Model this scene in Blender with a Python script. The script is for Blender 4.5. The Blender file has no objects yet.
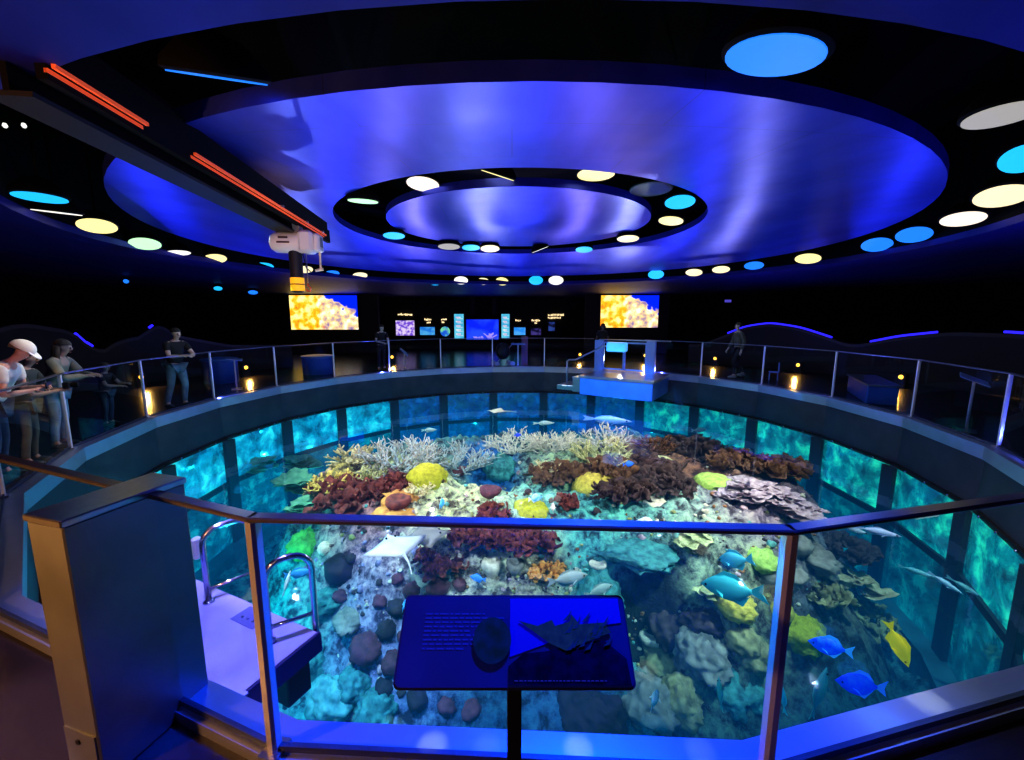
import bpy, math, random
from math import sin, cos, pi, radians as rad, hypot, atan2
from mathutils import Vector, Matrix, noise, Euler

random.seed(7)
R = random.random
def U(a, b): return a + (b - a) * random.random()
scene = bpy.context.scene
COL = scene.collection

# ------------------------------------------------------------------ camera
F_PX, HOR, CAMZ = 420.0, 317.0, 1.9
TH = math.atan((380 - HOR) / F_PX)
cam_d = bpy.data.cameras.new('camera'); cam = bpy.data.objects.new('camera', cam_d); COL.objects.link(cam)
cam_d.sensor_width = 36; cam_d.lens = F_PX / 1024 * 36; cam_d.clip_start = 0.02; cam_d.clip_end = 200
cam.location = (0, 0, CAMZ); cam.rotation_euler = (pi/2 - TH, 0, 0)
scene.camera = cam

def ray(px, py):
    x, v = px - 512, 380 - py
    return Vector((x, F_PX*cos(TH) + v*sin(TH), v*cos(TH) - F_PX*sin(TH)))
def on_z(px, py, z):
    d = ray(px, py); t = (z - CAMZ) / d.z
    return Vector((0, 0, CAMZ)) + d*t
def on_y(px, py, Y):
    d = ray(px, py); return Vector((0, 0, CAMZ)) + d*(Y/d.y)
def proj(p):
    d = p.y*cos(TH) - (p.z-CAMZ)*sin(TH); return 512 + F_PX*p.x/d, 380 - F_PX*(p.y*sin(TH) + (p.z-CAMZ)*cos(TH))/d
def depth(p): return p.y*cos(TH) - (p.z - CAMZ)*sin(TH)
def px2m(p, n): return n*depth(p)/F_PX

# ------------------------------------------------------------------ materials
MATS = {}
def mat(name, col=(.5,.5,.5), rough=.5, metal=0, emit=None, es=0, var=0, scale=8, col2=None, bump=0, bscale=None, spec=None, vor=False, coat=0, aniso=0):
    if name in MATS: return MATS[name]
    m = bpy.data.materials.new(name); m.use_nodes = True; MATS[name] = m
    nt = m.node_tree; N = nt.nodes; L = nt.links; b = N['Principled BSDF']
    b.inputs['Base Color'].default_value = (*col, 1); b.inputs['Roughness'].default_value = rough
    b.inputs['Metallic'].default_value = metal
    if spec is not None: b.inputs['Specular IOR Level'].default_value = spec
    if coat: b.inputs['Coat Weight'].default_value = coat; b.inputs['Coat Roughness'].default_value = .08
    if aniso: b.inputs['Anisotropic'].default_value = aniso
    if emit: b.inputs['Emission Color'].default_value = (*emit, 1); b.inputs['Emission Strength'].default_value = es
    if var or col2 or bump:
        tc = N.new('ShaderNodeTexCoord')
        if vor:
            t = N.new('ShaderNodeTexVoronoi'); t.inputs['Scale'].default_value = scale; fac = t.outputs['Distance']
        else:
            t = N.new('ShaderNodeTexNoise'); t.inputs['Scale'].default_value = scale; t.inputs['Detail'].default_value = 5; fac = t.outputs['Fac']
        L.new(tc.outputs['Object'], t.inputs['Vector'])
        c2 = col2 or tuple(max(0, c*(1-var)) for c in col)
        r = N.new('ShaderNodeValToRGB'); r.color_ramp.elements[0].position = .32 if not vor else .05; r.color_ramp.elements[1].position = .66 if not vor else .6
        r.color_ramp.elements[0].color = (*c2, 1); r.color_ramp.elements[1].color = (*col, 1)
        if vor: r.color_ramp.elements[0].color, r.color_ramp.elements[1].color = (*col,1), (*c2,1)
        L.new(fac, r.inputs['Fac']); L.new(r.outputs['Color'], b.inputs['Base Color'])
        if bump:
            bp = N.new('ShaderNodeBump'); bp.inputs['Strength'].default_value = bump; bp.inputs['Distance'].default_value = .03
            if bscale:
                t2 = N.new('ShaderNodeTexNoise'); t2.inputs['Scale'].default_value = bscale; L.new(tc.outputs['Object'], t2.inputs['Vector']); L.new(t2.outputs['Fac'], bp.inputs['Height'])
            else: L.new(fac, bp.inputs['Height'])
            L.new(bp.outputs['Normal'], b.inputs['Normal'])
    return m
def emat(name, col, s):
    return mat(name, (col[0]*.2, col[1]*.2, col[2]*.2), .4, 0, col, s)
def glassmat(name, tint=(.93,.97,1), refl=.9, ior=1.35):
    if name in MATS: return MATS[name]
    m = bpy.data.materials.new(name); m.use_nodes = True; MATS[name] = m
    nt = m.node_tree; N = nt.nodes; L = nt.links; N.remove(N['Principled BSDF']); o = N['Material Output']
    t = N.new('ShaderNodeBsdfTransparent'); t.inputs[0].default_value = (*tint, 1)
    g = N.new('ShaderNodeBsdfGlossy'); g.inputs['Roughness'].default_value = 0; g.inputs[0].default_value = (refl,refl,refl,1)
    f = N.new('ShaderNodeFresnel'); f.inputs['IOR'].default_value = ior
    ge = N.new('ShaderNodeNewGeometry'); ml = N.new('ShaderNodeMath'); ml.operation = 'MULTIPLY_ADD'; L.new(ge.outputs['Backfacing'], ml.inputs[0]); ml.inputs[1].default_value = -1; ml.inputs[2].default_value = 1
    m2 = N.new('ShaderNodeMath'); m2.operation = 'MULTIPLY'; L.new(f.outputs[0], m2.inputs[0]); L.new(ml.outputs[0], m2.inputs[1])
    x = N.new('ShaderNodeMixShader'); L.new(m2.outputs[0], x.inputs[0]); L.new(t.outputs[0], x.inputs[1]); L.new(g.outputs[0], x.inputs[2]); L.new(x.outputs[0], o.inputs['Surface'])
    return m

STEEL = mat('brushed_steel', (.62,.64,.68), .28, 1, var=.12, scale=30)
STEELD = mat('dark_steel_fascia', (.07,.085,.12), .42, .55, col2=(.045,.06,.09), scale=2.2)
CHROME = mat('polished_steel', (.8,.82,.86), .12, 1)
BLACK = mat('matte_black', (.003,.003,.0035), .8, spec=.2)
BLACKM = mat('black_metal', (.012,.012,.014), .4, .3)
GLASS = glassmat('guard_glass')

# ------------------------------------------------------------------ mesh builder
class MB:
    def __init__(s): s.v = []; s.f = []; s.mi = []; s.cm = 0
    def add(s, vs, fs):
        k = len(s.v); s.v += [tuple(p) for p in vs]; s.f += [tuple(i+k for i in f) for f in fs]; s.mi += [s.cm]*len(fs)
    def box(s, c, d, M=None, bev=0):
        x, y, z = d[0]/2, d[1]/2, d[2]/2; c = Vector(c)
        if bev:
            vs = []; fs = []
            b = min(bev, x*.9, y*.9)
            ring = [(x-b,-y),(x,-y+b),(x,y-b),(x-b,y),(-x+b,y),(-x,y-b),(-x,-y+b),(-x+b,-y)]
            bz = min(bev, z*.9)
            rin = [(a*(x-b)/x if x else a, q*(y-b)/y) for a, q in ring]
            for zz, rr in ((-z, rin), (-z+bz, ring), (z-bz, ring), (z, rin)): vs += [(a, q, zz) for a, q in rr]
            fs.append(tuple(range(7,-1,-1))); fs.append(tuple(range(24,32)))
            for l in range(3):
                for i in range(8): j = (i+1) % 8; fs.append((l*8+i, l*8+j, l*8+8+j, l*8+8+i))
        else:
            vs = [(-x,-y,-z),(x,-y,-z),(x,y,-z),(-x,y,-z),(-x,-y,z),(x,-y,z),(x,y,z),(-x,y,z)]
            fs = [(3,2,1,0),(4,5,6,7),(0,1,5,4),(1,2,6,5),(2,3,7,6),(3,0,4,7)]
        vs = [(M @ Vector(p) if M else Vector(p)) + c for p in vs]
        s.add(vs, fs)
    def tube(s, pts, r, n=8, cap=True):
        pts = [Vector(p) for p in pts]; rs = r if isinstance(r, (list, tuple)) else [r]*len(pts)
        vs = []; up = None
        for i, p in enumerate(pts):
            d = (pts[min(i+1, len(pts)-1)] - pts[max(i-1, 0)])
            d = d.normalized() if d.length > 1e-9 else Vector((0,0,1))
            if up is None:
                up = Vector((0,0,1)) if abs(d.z) < .9 else Vector((1,0,0))
            a = d.cross(up);
            if a.length < 1e-5: a = d.cross(Vector((.3,.9,.1)))
            a.normalize(); b = a.cross(d).normalized(); up = b
            for k in range(n):
                t = 2*pi*k/n; vs.append(p + (a*cos(t) + b*sin(t))*rs[i])
        fs = []
        for i in range(len(pts)-1):
            for k in range(n):
                j = (k+1) % n; fs.append((i*n+k, i*n+j, (i+1)*n+j, (i+1)*n+k))
        if cap: fs.append(tuple(range(n-1,-1,-1))); fs.append(tuple((len(pts)-1)*n+k for k in range(n)))
        s.add(vs, fs)
    def lathe(s, prof, n=24, M=None, c=(0,0,0)):
        vs = []; c = Vector(c)
        for r, z in prof:
            for k in range(n):
                p = Vector((r*cos(2*pi*k/n), r*sin(2*pi*k/n), z)); vs.append((M @ p if M else p) + c)
        fs = []
        for i in range(len(prof)-1):
            for k in range(n):
                j = (k+1) % n; fs.append((i*n+k, i*n+j, (i+1)*n+j, (i+1)*n+k))
        if prof[0][0] > 1e-4: fs.append(tuple(range(n-1,-1,-1)))
        if prof[-1][0] > 1e-4: fs.append(tuple((len(prof)-1)*n+k for k in range(n)))
        s.add(vs, fs)
    def ball(s, c, r, M=None, nu=14, nv=9, dis=None):
        r = (r,r,r) if not isinstance(r, (tuple, list)) else r; c = Vector(c)
        vs = [];
        for i in range(nv+1):
            t = pi*i/nv
            for k in range(nu):
                a = 2*pi*k/nu; p = Vector((sin(t)*cos(a), sin(t)*sin(a), cos(t)))
                q = p*(1 + (dis(p) if dis else 0)); q = Vector((q.x*r[0], q.y*r[1], q.z*r[2]))
                vs.append((M @ q if M else q) + c)
        fs = []
        for i in range(nv):
            for k in range(nu):
                j = (k+1) % nu; fs.append((i*nu+k, (i+1)*nu+k, (i+1)*nu+j, i*nu+j))
        s.add(vs, fs)
    def poly(s, pts, thick=0, nrm=None):
        pts = [Vector(p) for p in pts]
        if not thick: s.add(pts, [tuple(range(len(pts)))]); return
        n = len(pts); nv = Vector(nrm)*thick
        s.add(pts + [p+nv for p in pts], [tuple(range(n-1,-1,-1)), tuple(range(n,2*n))] + [(i,(i+1)%n,n+(i+1)%n,n+i) for i in range(n)])
    def build(s, name, m, parent=None, smooth=False, loc=None):
        me = bpy.data.meshes.new(name); me.from_pydata(s.v, [], s.f); me.update()
        ms = m if isinstance(m, (list, tuple)) else [m]
        for q in ms: me.materials.append(q)
        if len(ms) > 1: me.polygons.foreach_set('material_index', s.mi)
        if smooth:
            me.polygons.foreach_set('use_smooth', [True]*len(me.polygons))
            if smooth != 'all':
                try: me.set_sharp_from_angle(angle=rad(40))
                except Exception: pass
        o = bpy.data.objects.new(name, me); COL.objects.link(o)
        if parent: o.parent = parent
        if loc is not None: o.location = loc
        return o
def tag(o, label=None, cat=None, group=None, kind=None):
    if label: o['label'] = label
    if cat: o['category'] = cat
    if group: o['group'] = group
    if kind: o['kind'] = kind
    return o
def thing(name, label, cat, loc=(0,0,0), rz=0, group=None):
    o = bpy.data.objects.new(name, None); COL.objects.link(o); o.location = loc; o.rotation_euler = (0,0,rz)
    o.empty_display_size = .1
    return tag(o, label, cat, group)
def struct(name, mb, m, smooth=False): return tag(mb.build(name, m, smooth=smooth), kind='structure')
def rotz(a): return Matrix.Rotation(a, 3, 'Z')
def frame_z(d, up=(0,0,1)):
    d = Vector(d).normalized(); u = Vector(up)
    if abs(d.dot(u)) > .98: u = Vector((0,1,0))
    x = u.cross(d).normalized(); y = d.cross(x)
    return Matrix((x, y, d)).transposed()

# ------------------------------------------------------------------ tank geometry
CX, CY = .35, 8.85
def pol(r, deg, z=0): return Vector((CX + r*cos(rad(deg)), CY + r*sin(rad(deg)), z))
VA = [-100.9, -84.5, -69.0, -53.4, -37.8, -23.0, -7.6, 8.1, 23.7, 38.8, 54.0, 68.5, 83.0, 98.6, 114.0, 128.8, 144.0, 158.8, 173.5, 188.0, 203.5, 218.5, 239.0]
def ring_mb(prof, angs=VA):
    """polygonal ring: closed cross section prof [(r,z)...] swept round the vertices"""
    mb = MB(); n = len(angs); k = len(prof); vs = []; fs = []
    for a in angs:
        for r, z in prof: vs.append(pol(r, a, z))
    for i in range(n):
        j = (i+1) % n
        for q in range(k):
            w = (q+1) % k; fs.append((i*k+q, j*k+q, j*k+w, i*k+w))
    mb.add(vs, fs); return mb
WZ = -.95            # water level
COPE = mat('coping_steel', (.46,.53,.66), .30, .75, var=.12, scale=4)
struct('tank_coping', ring_mb([(7.24,0),(7.425,0),(7.425,-.16),(7.24,-.2)]), COPE)
struct('tank_fascia', ring_mb([(7.27,-.18),(7.41,-.16),(7.41,-1.03),(7.24,-1.03)]), STEELD)
struct('trim_1', ring_mb([(7.20,-.93),(7.27,-.93),(7.27,-1.0),(7.20,-1.0)]), mat('bronze_strip', (.05,.04,.045), .4, .8))

# floor outside the tank, with reflective polish
def floor_mat():
    m = mat('floor_polished', (.022,.017,.02), .24, 0, col2=(.013,.011,.013), scale=1.3, bump=.06, bscale=14, spec=.5)
    return m
mb = MB()
n = len(VA)
vs = [pol(7.41, a, -.06) for a in VA]; 
outer = [Vector((CX + 34*cos(rad(a)), CY + 34*sin(rad(a)), -.06)) for a in VA]
mb.add(vs + outer, [(i, n+i, n+(i+1)%n, (i+1)%n) for i in range(n)])
struct('floor', mb, floor_mat())

# walls of the dark hall
WALLM = mat('wall_dark', (.010,.009,.012), .8, var=.3, scale=2)
mb = MB(); mb.box((0, 26.2, 2.2), (60, .3, 5)); struct('wall_back', mb, WALLM)
mb = MB(); mb.box((-22, 9, 2.2), (.3, 36, 5)); struct('wall_left', mb, WALLM)
mb = MB(); mb.box((22, 9, 2.2), (.3, 36, 5)); struct('wall_right', mb, WALLM)
mb = MB(); mb.box((0, -7, 2.2), (60, .3, 5)); struct('wall_front', mb, WALLM)
BROWN = mat('wall_brown', (.045,.03,.022), .7, var=.3, scale=3)
def wall_seg(nm, x0, x1, Y, m):
    mb = MB(); mb.box(((x0+x1)/2, Y, 1.62), (x1-x0, .25, 3.3)); struct(nm, mb, m)
a = on_y(286, 317, 22.6).x; b = on_y(379, 317, 22.6).x; wall_seg('wall_screen_left', a, b, 22.6, BROWN)
a = on_y(585, 317, 22.6).x; b = on_y(668, 317, 22.6).x; wall_seg('wall_screen_right', a, b, 22.6, BROWN)

# ------------------------------------------------------------------ ceiling
def ceil_mat(name, c1, c2, rough, seams):
    m = bpy.data.materials.new(name); m.use_nodes = True; nt = m.node_tree; N = nt.nodes; L = nt.links; b = N['Principled BSDF']
    tc = N.new('ShaderNodeTexCoord'); mp = N.new('ShaderNodeMapping'); mp.inputs['Scale'].default_value = (1.6, .25, 1); L.new(tc.outputs['Object'], mp.inputs['Vector'])
    n = N.new('ShaderNodeTexNoise'); n.inputs['Scale'].default_value = 1.4; n.inputs['Detail'].default_value = 3; L.new(mp.outputs[0], n.inputs['Vector'])
    r = N.new('ShaderNodeValToRGB'); r.color_ramp.elements[0].color = (*c1,1); r.color_ramp.elements[1].color = (*c2,1); r.color_ramp.elements[0].position=.3; r.color_ramp.elements[1].position=.7
    L.new(n.outputs['Fac'], r.inputs['Fac'])
    w = N.new('ShaderNodeTexNoise'); w.inputs['Scale'].default_value = .8; w.inputs['Detail'].default_value = 2; L.new(tc.outputs['Object'], w.inputs['Vector'])
    bk = N.new('ShaderNodeTexBrick'); bk.inputs['Scale'].default_value = 1; bk.inputs['Brick Width'].default_value = 2.4; bk.inputs['Row Height'].default_value = 1.2; bk.inputs['Mortar Size'].default_value = .004
    bk.inputs['Color1'].default_value = bk.inputs['Color2'].default_value = (1,1,1,1); bk.inputs['Mortar'].default_value = (.45,.45,.45,1); L.new(tc.outputs['Object'], bk.inputs['Vector'])
    mx = N.new('ShaderNodeMix'); mx.data_type = 'RGBA'; mx.blend_type = 'MULTIPLY'; mx.inputs[0].default_value = seams
    L.new(r.outputs['Color'], mx.inputs[6]); L.new(bk.outputs['Color'], mx.inputs[7]); L.new(mx.outputs[2], b.inputs['Base Color'])
    bp = N.new('ShaderNodeBump'); bp.inputs['Strength'].default_value = .2; bp.inputs['Distance'].default_value = .14; L.new(w.outputs['Fac'], bp.inputs['Height']); L.new(bp.outputs[0], b.inputs['Normal'])
    b.inputs['Roughness'].default_value = rough; b.inputs['Metallic'].default_value = .6
    b.inputs['Anisotropic'].default_value = .5
    return m
CEIL = ceil_mat('ceiling_metal_panel', (.03,.05,.72), (.08,.12,.95), .33, .7)  # blue light on the metal is put into its base colour
SOFF = ceil_mat('ceiling_soffit_panel', (.02,.02,.27), (.03,.034,.34), .5, .5)
def annulus(r0, z0, r1, z1, th, cx, n=96, c=(CX, CY)):
    mb = MB(); prof = [(r0,z0),(r1,z1),(r1,z1+th),(r0,z0+th)]; k = 4; vs = []; fs = []
    for i in range(n):
        a = 2*pi*i/n
        for r, z in prof: vs.append((cx + r*cos(a), CY + r*sin(a), z))
    for i in range(n):
        j = (i+1) % n
        for q in range(k): w = (q+1) % k; fs.append((i*k+q, i*k+w, j*k+w, j*k+q))
    mb.add(vs, fs); return mb
CCX = .14
struct('ceiling_panel_ring', annulus(3.47, 3.68, 6.09, 3.30, .12, CCX), CEIL)
mb = MB(); mb.lathe([(0,3.73),(2.556,3.73),(2.556,3.85),(0,3.85)], 96, c=(.12, CY, 0)); struct('ceiling_centre_disc', mb, CEIL)
struct('ceiling', annulus(7.05, 3.10, 40, 3.10, .1, .24), SOFF)
mb = MB(); mb.box((0, 9, 5.2), (60, 60, .2)); struct('ceiling_void', mb, BLACK)
# dark upstand inside the outer recess
struct('ceiling_recess_rim', annulus(7.06, 3.1, 7.12, 5.0, .02, .24), BLACK)

# ------------------------------------------------------------------ ceiling lamps
LC = {'blue':(.02,.22,1.0), 'cyan':(.02,.5,1.0), 'cream':(1,.85,.5), 'yellow':(1,.86,.36), 'white':(.95,.9,.82), 'green':(.55,1,.55), 'grey':(.45,.43,.40), 'pale':(1,.86,.70), 'unlit':(.02,.03,.035)}
def lamp(px, py, wpx, colr, label, z, h=None, roll=0, ring='lamps of the outer ceiling ring'):
    p = on_z(px, py, z); d = px2m(p, wpx)
    t = thing('ceiling_lamp', label, 'ceiling lamp', p, 0, ring)
    u = Vector((p.x, p.y, 0)); hd = u.length; u.normalize(); el = atan2(z-CAMZ, hd)
    phi = 0; r = d/2
    rt = Vector((u.y, -u.x, 0)); ro = rad(roll)
    for it in range(14):            # size and tilt of the lens as photographed
        M = frame_z(u*sin(phi) + Vector((0,0,cos(phi))) + rt*math.tan(ro))
        q = [proj(p + M @ Vector((r*cos(2*pi*k/40), r*sin(2*pi*k/40), -.02))) for k in range(40)]
        w_ = max(a for a, b in q) - min(a for a, b in q); h_ = max(b for a, b in q) - min(b for a, b in q)
        r *= (wpx/w_)**.8
        if h is not None:
            e_ = el + phi; phi = math.asin(max(-.99, min(.99, sin(max(.02, e_))*min(1.4, max(.7, (h/w_)*(wpx/wpx)/(h_/w_)*(w_/wpx)**0))))) - el
    mb = MB(); mb.lathe([(r*1.0,-.015),(r*1.1,0),(r*1.05,.05),(r*.6,.16),(.03,.2)], 28, M); mb.build('lamp_housing', BLACK, t, True)
    if colr == 'unlit':
        mb = MB(); mb.lathe([(r*.97,-.018),(r*.97,-.012)], 28, M); mb.build('lens', mat('unlit_lens', (.10,.13,.14), .15), t)
        mb = MB(); mb.lathe([(r*.9,-.02),(r*.99,-.03),(r*1.05,-.02)], 28, M); mb.build('lens_rim', mat('lamp_rim', (.16,.18,.2), .4, .5), t)
    else:
        mb = MB(); mb.lathe([(r*.99,-.022),(r*.99,-.014)], 28, M); mb.build('lens', emat('lens_'+colr, LC[colr], .8 if colr == 'grey' else 1.1), t)
    if z > 3.0:
        mb = MB(); mb.tube([M @ Vector((0,0,.18)), Vector((0,0,5.1-z))], .015, 6); mb.build('drop_rod', BLACK, t)
ORD = 'first second third fourth fifth sixth seventh eighth ninth tenth eleventh twelfth thirteenth fourteenth fifteenth sixteenth'.split()
def word(c): return {'cyan':'bright cyan-blue','pale':'pinkish white','unlit':'dark unlit','cream':'cream white','green':'pale green','grey':'grey white'}.get(c, c)
FARL = 'far-arc ceiling lamps'
far = [(215,258,24,'yellow'),(263,266,22,'cyan'),(305,269,16,'cream'),(332,273,15,'blue'),(360,275,15,'cream'),(435,281,14,'cyan'),(461,280,14,'white'),(483,281,13,'cream'),(502,281,13,'yellow'),(536,280,14,'cyan'),(556,280,15,'white'),(656,274,16,'cyan'),(694,272,17,'cream'),(721,269,18,'cream'),(754,265,20,'blue'),(808,258,27,'yellow')]
FH = [9,8,7,6,6,8,8,7,8,9,9,9,7,7,8,10]
for i, (x, y, w, c) in enumerate(far):
    lamp(x, y, w, c, f'{word(c)} lamp, outer ceiling ring, {ORD[i]} from left along its far arc', 3.22, FH[i], [10,3,8,8,6,0,0,5,8,0,0,0,4,0,0,5][i]*(-1 if x < 400 else 1)*.5)
for i, (x, y, w, c, h, ro) in enumerate([(40,196,60,'cyan',12,0),(57,211,53,'white',6,0),(97,225,43,'yellow',15,0),(145,243,34,'green',12,0),(178,252,26,'white',5,-4)]):
    lamp(x, y, w, c, f'{word(c)} oval lamp at far left of outer ceiling ring, {ORD[i]} in line going away', 3.2, h, ro)
for i, (x, y, w, c, h) in enumerate([(877,244,33,'blue',14),(914,234,39,'blue',16),(963,218,49,'pale',15),(1002,195,62,'cream',23),(1025,157,58,'cyan',30),(1002,113,88,'grey',29)]):
    lamp(x, y, w, c, f'{word(c)} lamp at right of outer ceiling ring, {ORD[i]} coming nearer', 3.3, h)
lamp(775, 53, 104, 'blue', 'large blue round lamp alone in the black band over the near ceiling ring', 3.3, 43, 12)
lamp(218, 74, 104, 'blue', 'blue lamp seen edge-on as a thin streak above the orange track', 3.3, 12, -6)
for i, (x, y, w, c, h, ro) in enumerate([(363,200,31,'green',5,0),(394,235,22,'cyan',7,0),(423,183,33,'pale',15,4),(449,246,22,'grey',6,0),(471,247,18,'cyan',6,0),(490,248,19,'cream',7,0),(498,174,33,'yellow',9,16),(540,249,16,'white',3,-20),(584,249,17,'cyan',6,0),(596,173,38,'yellow',14,0),(628,238,22,'cream',7,0),(651,188,42,'unlit',14,0),(671,220,25,'yellow',9,6),(680,201,31,'cyan',14,0)]):
    lamp(x, y, w, c, f'{word(c)} lamp in the inner ceiling ring, {ORD[i]} from its left', 3.85 if y < 200 else 3.63, h, ro, 'lamps of the inner ceiling ring')
for i, (x, y, w, c) in enumerate([(126,281,6,'blue'),(218,288,9,'cyan'),(253,292,10,'blue')]):
    lamp(x, y, w, c, f'tiny {word(c)} downlight beyond the left outer ring, {ORD[i]} from the left', 2.95, 4, 0, 'small downlights under the far left ceiling')
for i, x in enumerate((5, 24)):
    p = on_z(x, 126, 3.0)
    o = MB(); o.lathe([(.008,.015),(.013,.0),(.006,-.01)], 10); ob = o.build('pin_light', emat('pin_white', (.9,.92,.85), 1.2), None, loc=p)
    tag(ob, ['tiny white pin light at the very left edge below the track', 'tiny white pin light just right of its twin below the track'][i], 'pin light', 'pin lights on the left')

# ------------------------------------------------------------------ hoist track and hoist
TZ = 2.96
A_, B_ = on_z(50, 68, TZ+.12), on_z(325, 236, TZ+.12)
dirv = (B_ - A_).normalized(); sd_ = Vector((dirv.y, -dirv.x, 0))
A_ = A_ - sd_*.2 - Vector((0,0,.12)); B_ = B_ - sd_*.2 - Vector((0,0,.12)); Lb = (B_ - A_).length
side = Vector((dirv.y, -dirv.x, 0))
t = thing('hoist_track', 'black overhead hoist beam with twin orange conductor rails crossing the ceiling ring', 'hoist track', A_)
ang = atan2(dirv.y, dirv.x); Mz = rotz(ang)
mb = MB(); mb.box((0,0,.02), (Lb+.3,.22,.03), Mz); 
for v in mb.v[:]: pass
def along(mb, c0, d, Lo, name, m, par):     # a bar along the track
    q = MB(); q.box(Vector(dirv)*(Lo/2) + side*c0[0] + Vector((0,0,c0[1])), (Lo, d[0], d[1]), Mz); return q.build(name, m, par)
along(None, (0,.0), (.22,.025), Lb+.15, 'lower_flange', mat('flange_grey', (.014,.014,.012), .6, .1), t)
along(None, (0,.13), (.03,.24), Lb+.15, 'web', BLACK, t)
along(None, (.0,.30), (.34,.12), Lb+.25, 'upper_housing', BLACK, t)
along(None, (.16,.16), (.05,.18), Lb+.3, 'side_channel', BLACK, t)
ORG = mat('orange_rail', (.9,.16,.04), .45, 0, (1,.13,.03), .35)  # rails glow a little so they look lit
UU = [((on_z(x_, y_, TZ+.12) - on_z(50,68,TZ+.12)).dot(dirv))/Lb for x_, y_ in ((144,126),(190,155),(325,236))]
for k, dx in enumerate((.18, .215)):
    for u0, u1 in ((0, UU[0]), (UU[1], UU[2])):
        q = MB(); q.box(dirv*Lb*(u0+u1)/2 + side*dx + Vector((0,0,.11+.02*k)), (Lb*(u1-u0), .018, .02), Mz); q.build('conductor_rail', ORG, t)
for s_ in (.62, .8, .95):
    q = MB(); q.box(dirv*Lb*s_ + side*.19 + Vector((0,0,.14)), (.02,.12,.02), Mz); q.build('rail_clip', STEEL, t)
hp = on_z(297, 243, 2.83)
hoist = thing('chain_hoist', 'white electric chain hoist hanging under the black track with a chain bag', 'hoist', hp, ang - pi/2)
WHT = mat('hoist_white', (.78,.76,.74), .35)
mb = MB(); Mx = Matrix.Rotation(pi/2, 3, 'Y')
mb.lathe([(.02,-.31),(.09,-.30),(.125,-.25),(.13,-.1),(.13,.06)], 20, Mx); mb.build('motor_housing', WHT, hoist, True)
mb = MB(); mb.box((.13,0,.01), (.17,.26,.27), None, .03); mb.build('gear_housing', WHT, hoist, True)
mb = MB(); mb.box((.255,0,.0), (.08,.2,.22), None, .02); q = mb.build('control_box', WHT, hoist, True)
m2 = MB(); m2.box((.2975,0,.01), (.006,.10,.12)); m2.build('box_cover', mat('cover_grey', (.22,.22,.25), .5), q)
mb = MB(); mb.box((-.12,-.128,.045), (.11,.012,.022)); mb.box((-.12,-.131,-.012), (.15,.012,.02)); mb.build('name_plate', mat('plate_dark', (.05,.02,.03), .5), hoist)
mb = MB(); mb.box((-.16,0,.16), (.09,.16,.12), None, .02); mb.box((.02,0,.16), (.08,.14,.14)); mb.build('trolley', mat('trolley_grey', (.32,.30,.28), .4, .5), hoist)
mb = MB(); mb.lathe([(.05,-.62),(.075,-.60),(.08,-.1),(.07,-.09)], 16, None, (-.03,0,0)); bag = mb.build('chain_bag', mat('bag_black', (.012,.012,.02), .6), hoist, True)
for zz in (-.47, -.56):
    m2 = MB(); m2.lathe([(.0815,zz-.038),(.083,zz-.037),(.083,zz+.037),(.0815,zz+.038)], 16, None, (-.03,0,0)); m2.build('yellow_band', mat('band_yellow', (.85,.48,.02), .5, 0, (1,.5,.02), .6), bag)  # bands carry an added glow for brightness
mb = MB(); mb.tube([(.1,0,-.12),(.1,.0,-.5)], .008, 6); mb.build('chain', STEEL, hoist)
mb = MB(); mb.tube([(.1,0,-.5),(.1,0,-.53),(.13,0,-.56),(.12,0,-.6),(.09,0,-.6),(.075,0,-.57)], .012, 8); mb.build('hook', mat('hook_orange', (.6,.12,.05), .4), hoist, True)
mb = MB(); mb.tube([(.27,0,-.1),(.27,0,-.33)], .015, 6); mb.tube([(.2,0,-.34),(.3,0,-.32)], .02, 6); mb.build('cable_arm', mat('arm_cream', (.7,.62,.45), .5), hoist)
mb = MB(); mb.tube([(.06,0,-.12),(.08,.03,-.3),(.14,.03,-.36),(.2,.0,-.33)], .007, 5); mb.build('cable', BLACKM, hoist)

# ------------------------------------------------------------------ guard rail
rail = thing('glass_railing', 'polygonal glass guard rail with steel posts around the whole pool', 'railing', pol(7.39, -92.7, 0))
def rp(v): return Vector(v) - rail.location
RR, RT = 7.39, 1.1
SKIP = {54.0, 68.5}
POSTN = mat('post_satin', (.62,.66,.75), .25, .55)
POSTF = mat('post_far', (.70,.72,.76), .3, .4)
VR = list(VA)
for i, a in enumerate(VR):
    if a in SKIP: continue
    p, pm = pol(RR, a, 0), pol(RR, a, RT)
    mb = MB(); M = rotz(rad(a)); near = a in (-100.9, -84.5)
    mb.box(rp(p) + Vector((0,0,RT/2)), (.055 if near else .045, .05 if near else .035, RT), M, .012 if near else .006); po = mb.build('post', POSTN if near else POSTF, rail)
    mb = MB(); mb.box(rp(p) + Vector((0,0,.01)), (.1,.09,.02), M); mb.build('base_plate', STEEL, po)
nv = len(VR)
RAILM = mat('rail_steel', (.30,.29,.30), .28, .9)
for i, a in enumerate(VR):
    b = VR[(i+1) % nv]
    if a == 54.0: continue          # the diver gate stands here
    p, q = pol(RR, a, 0), pol(RR, b, 0); d = (q-p); Lg = d.length; d.normalize(); an = atan2(d.y, d.x); M = rotz(an)
    trimf = 1.0
    mb = MB(); mb.box(rp((p+q)/2) + Vector((0,0,RT)), (Lg+.03,.06,.022), M, .006); mb.build('top_rail', RAILM, rail)
    mb = MB(); mb.box(rp((p+q)/2) + Vector((0,0,.555)), (Lg-.07,.012,1.03), M); mb.build('glass_pane', GLASS, rail)
    mb = MB(); mb.box(rp((p+q)/2) + Vector((0,0,.025)), (Lg-.05,.022,.03), M); mb.build('glass_channel', STEELD, rail)

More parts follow.
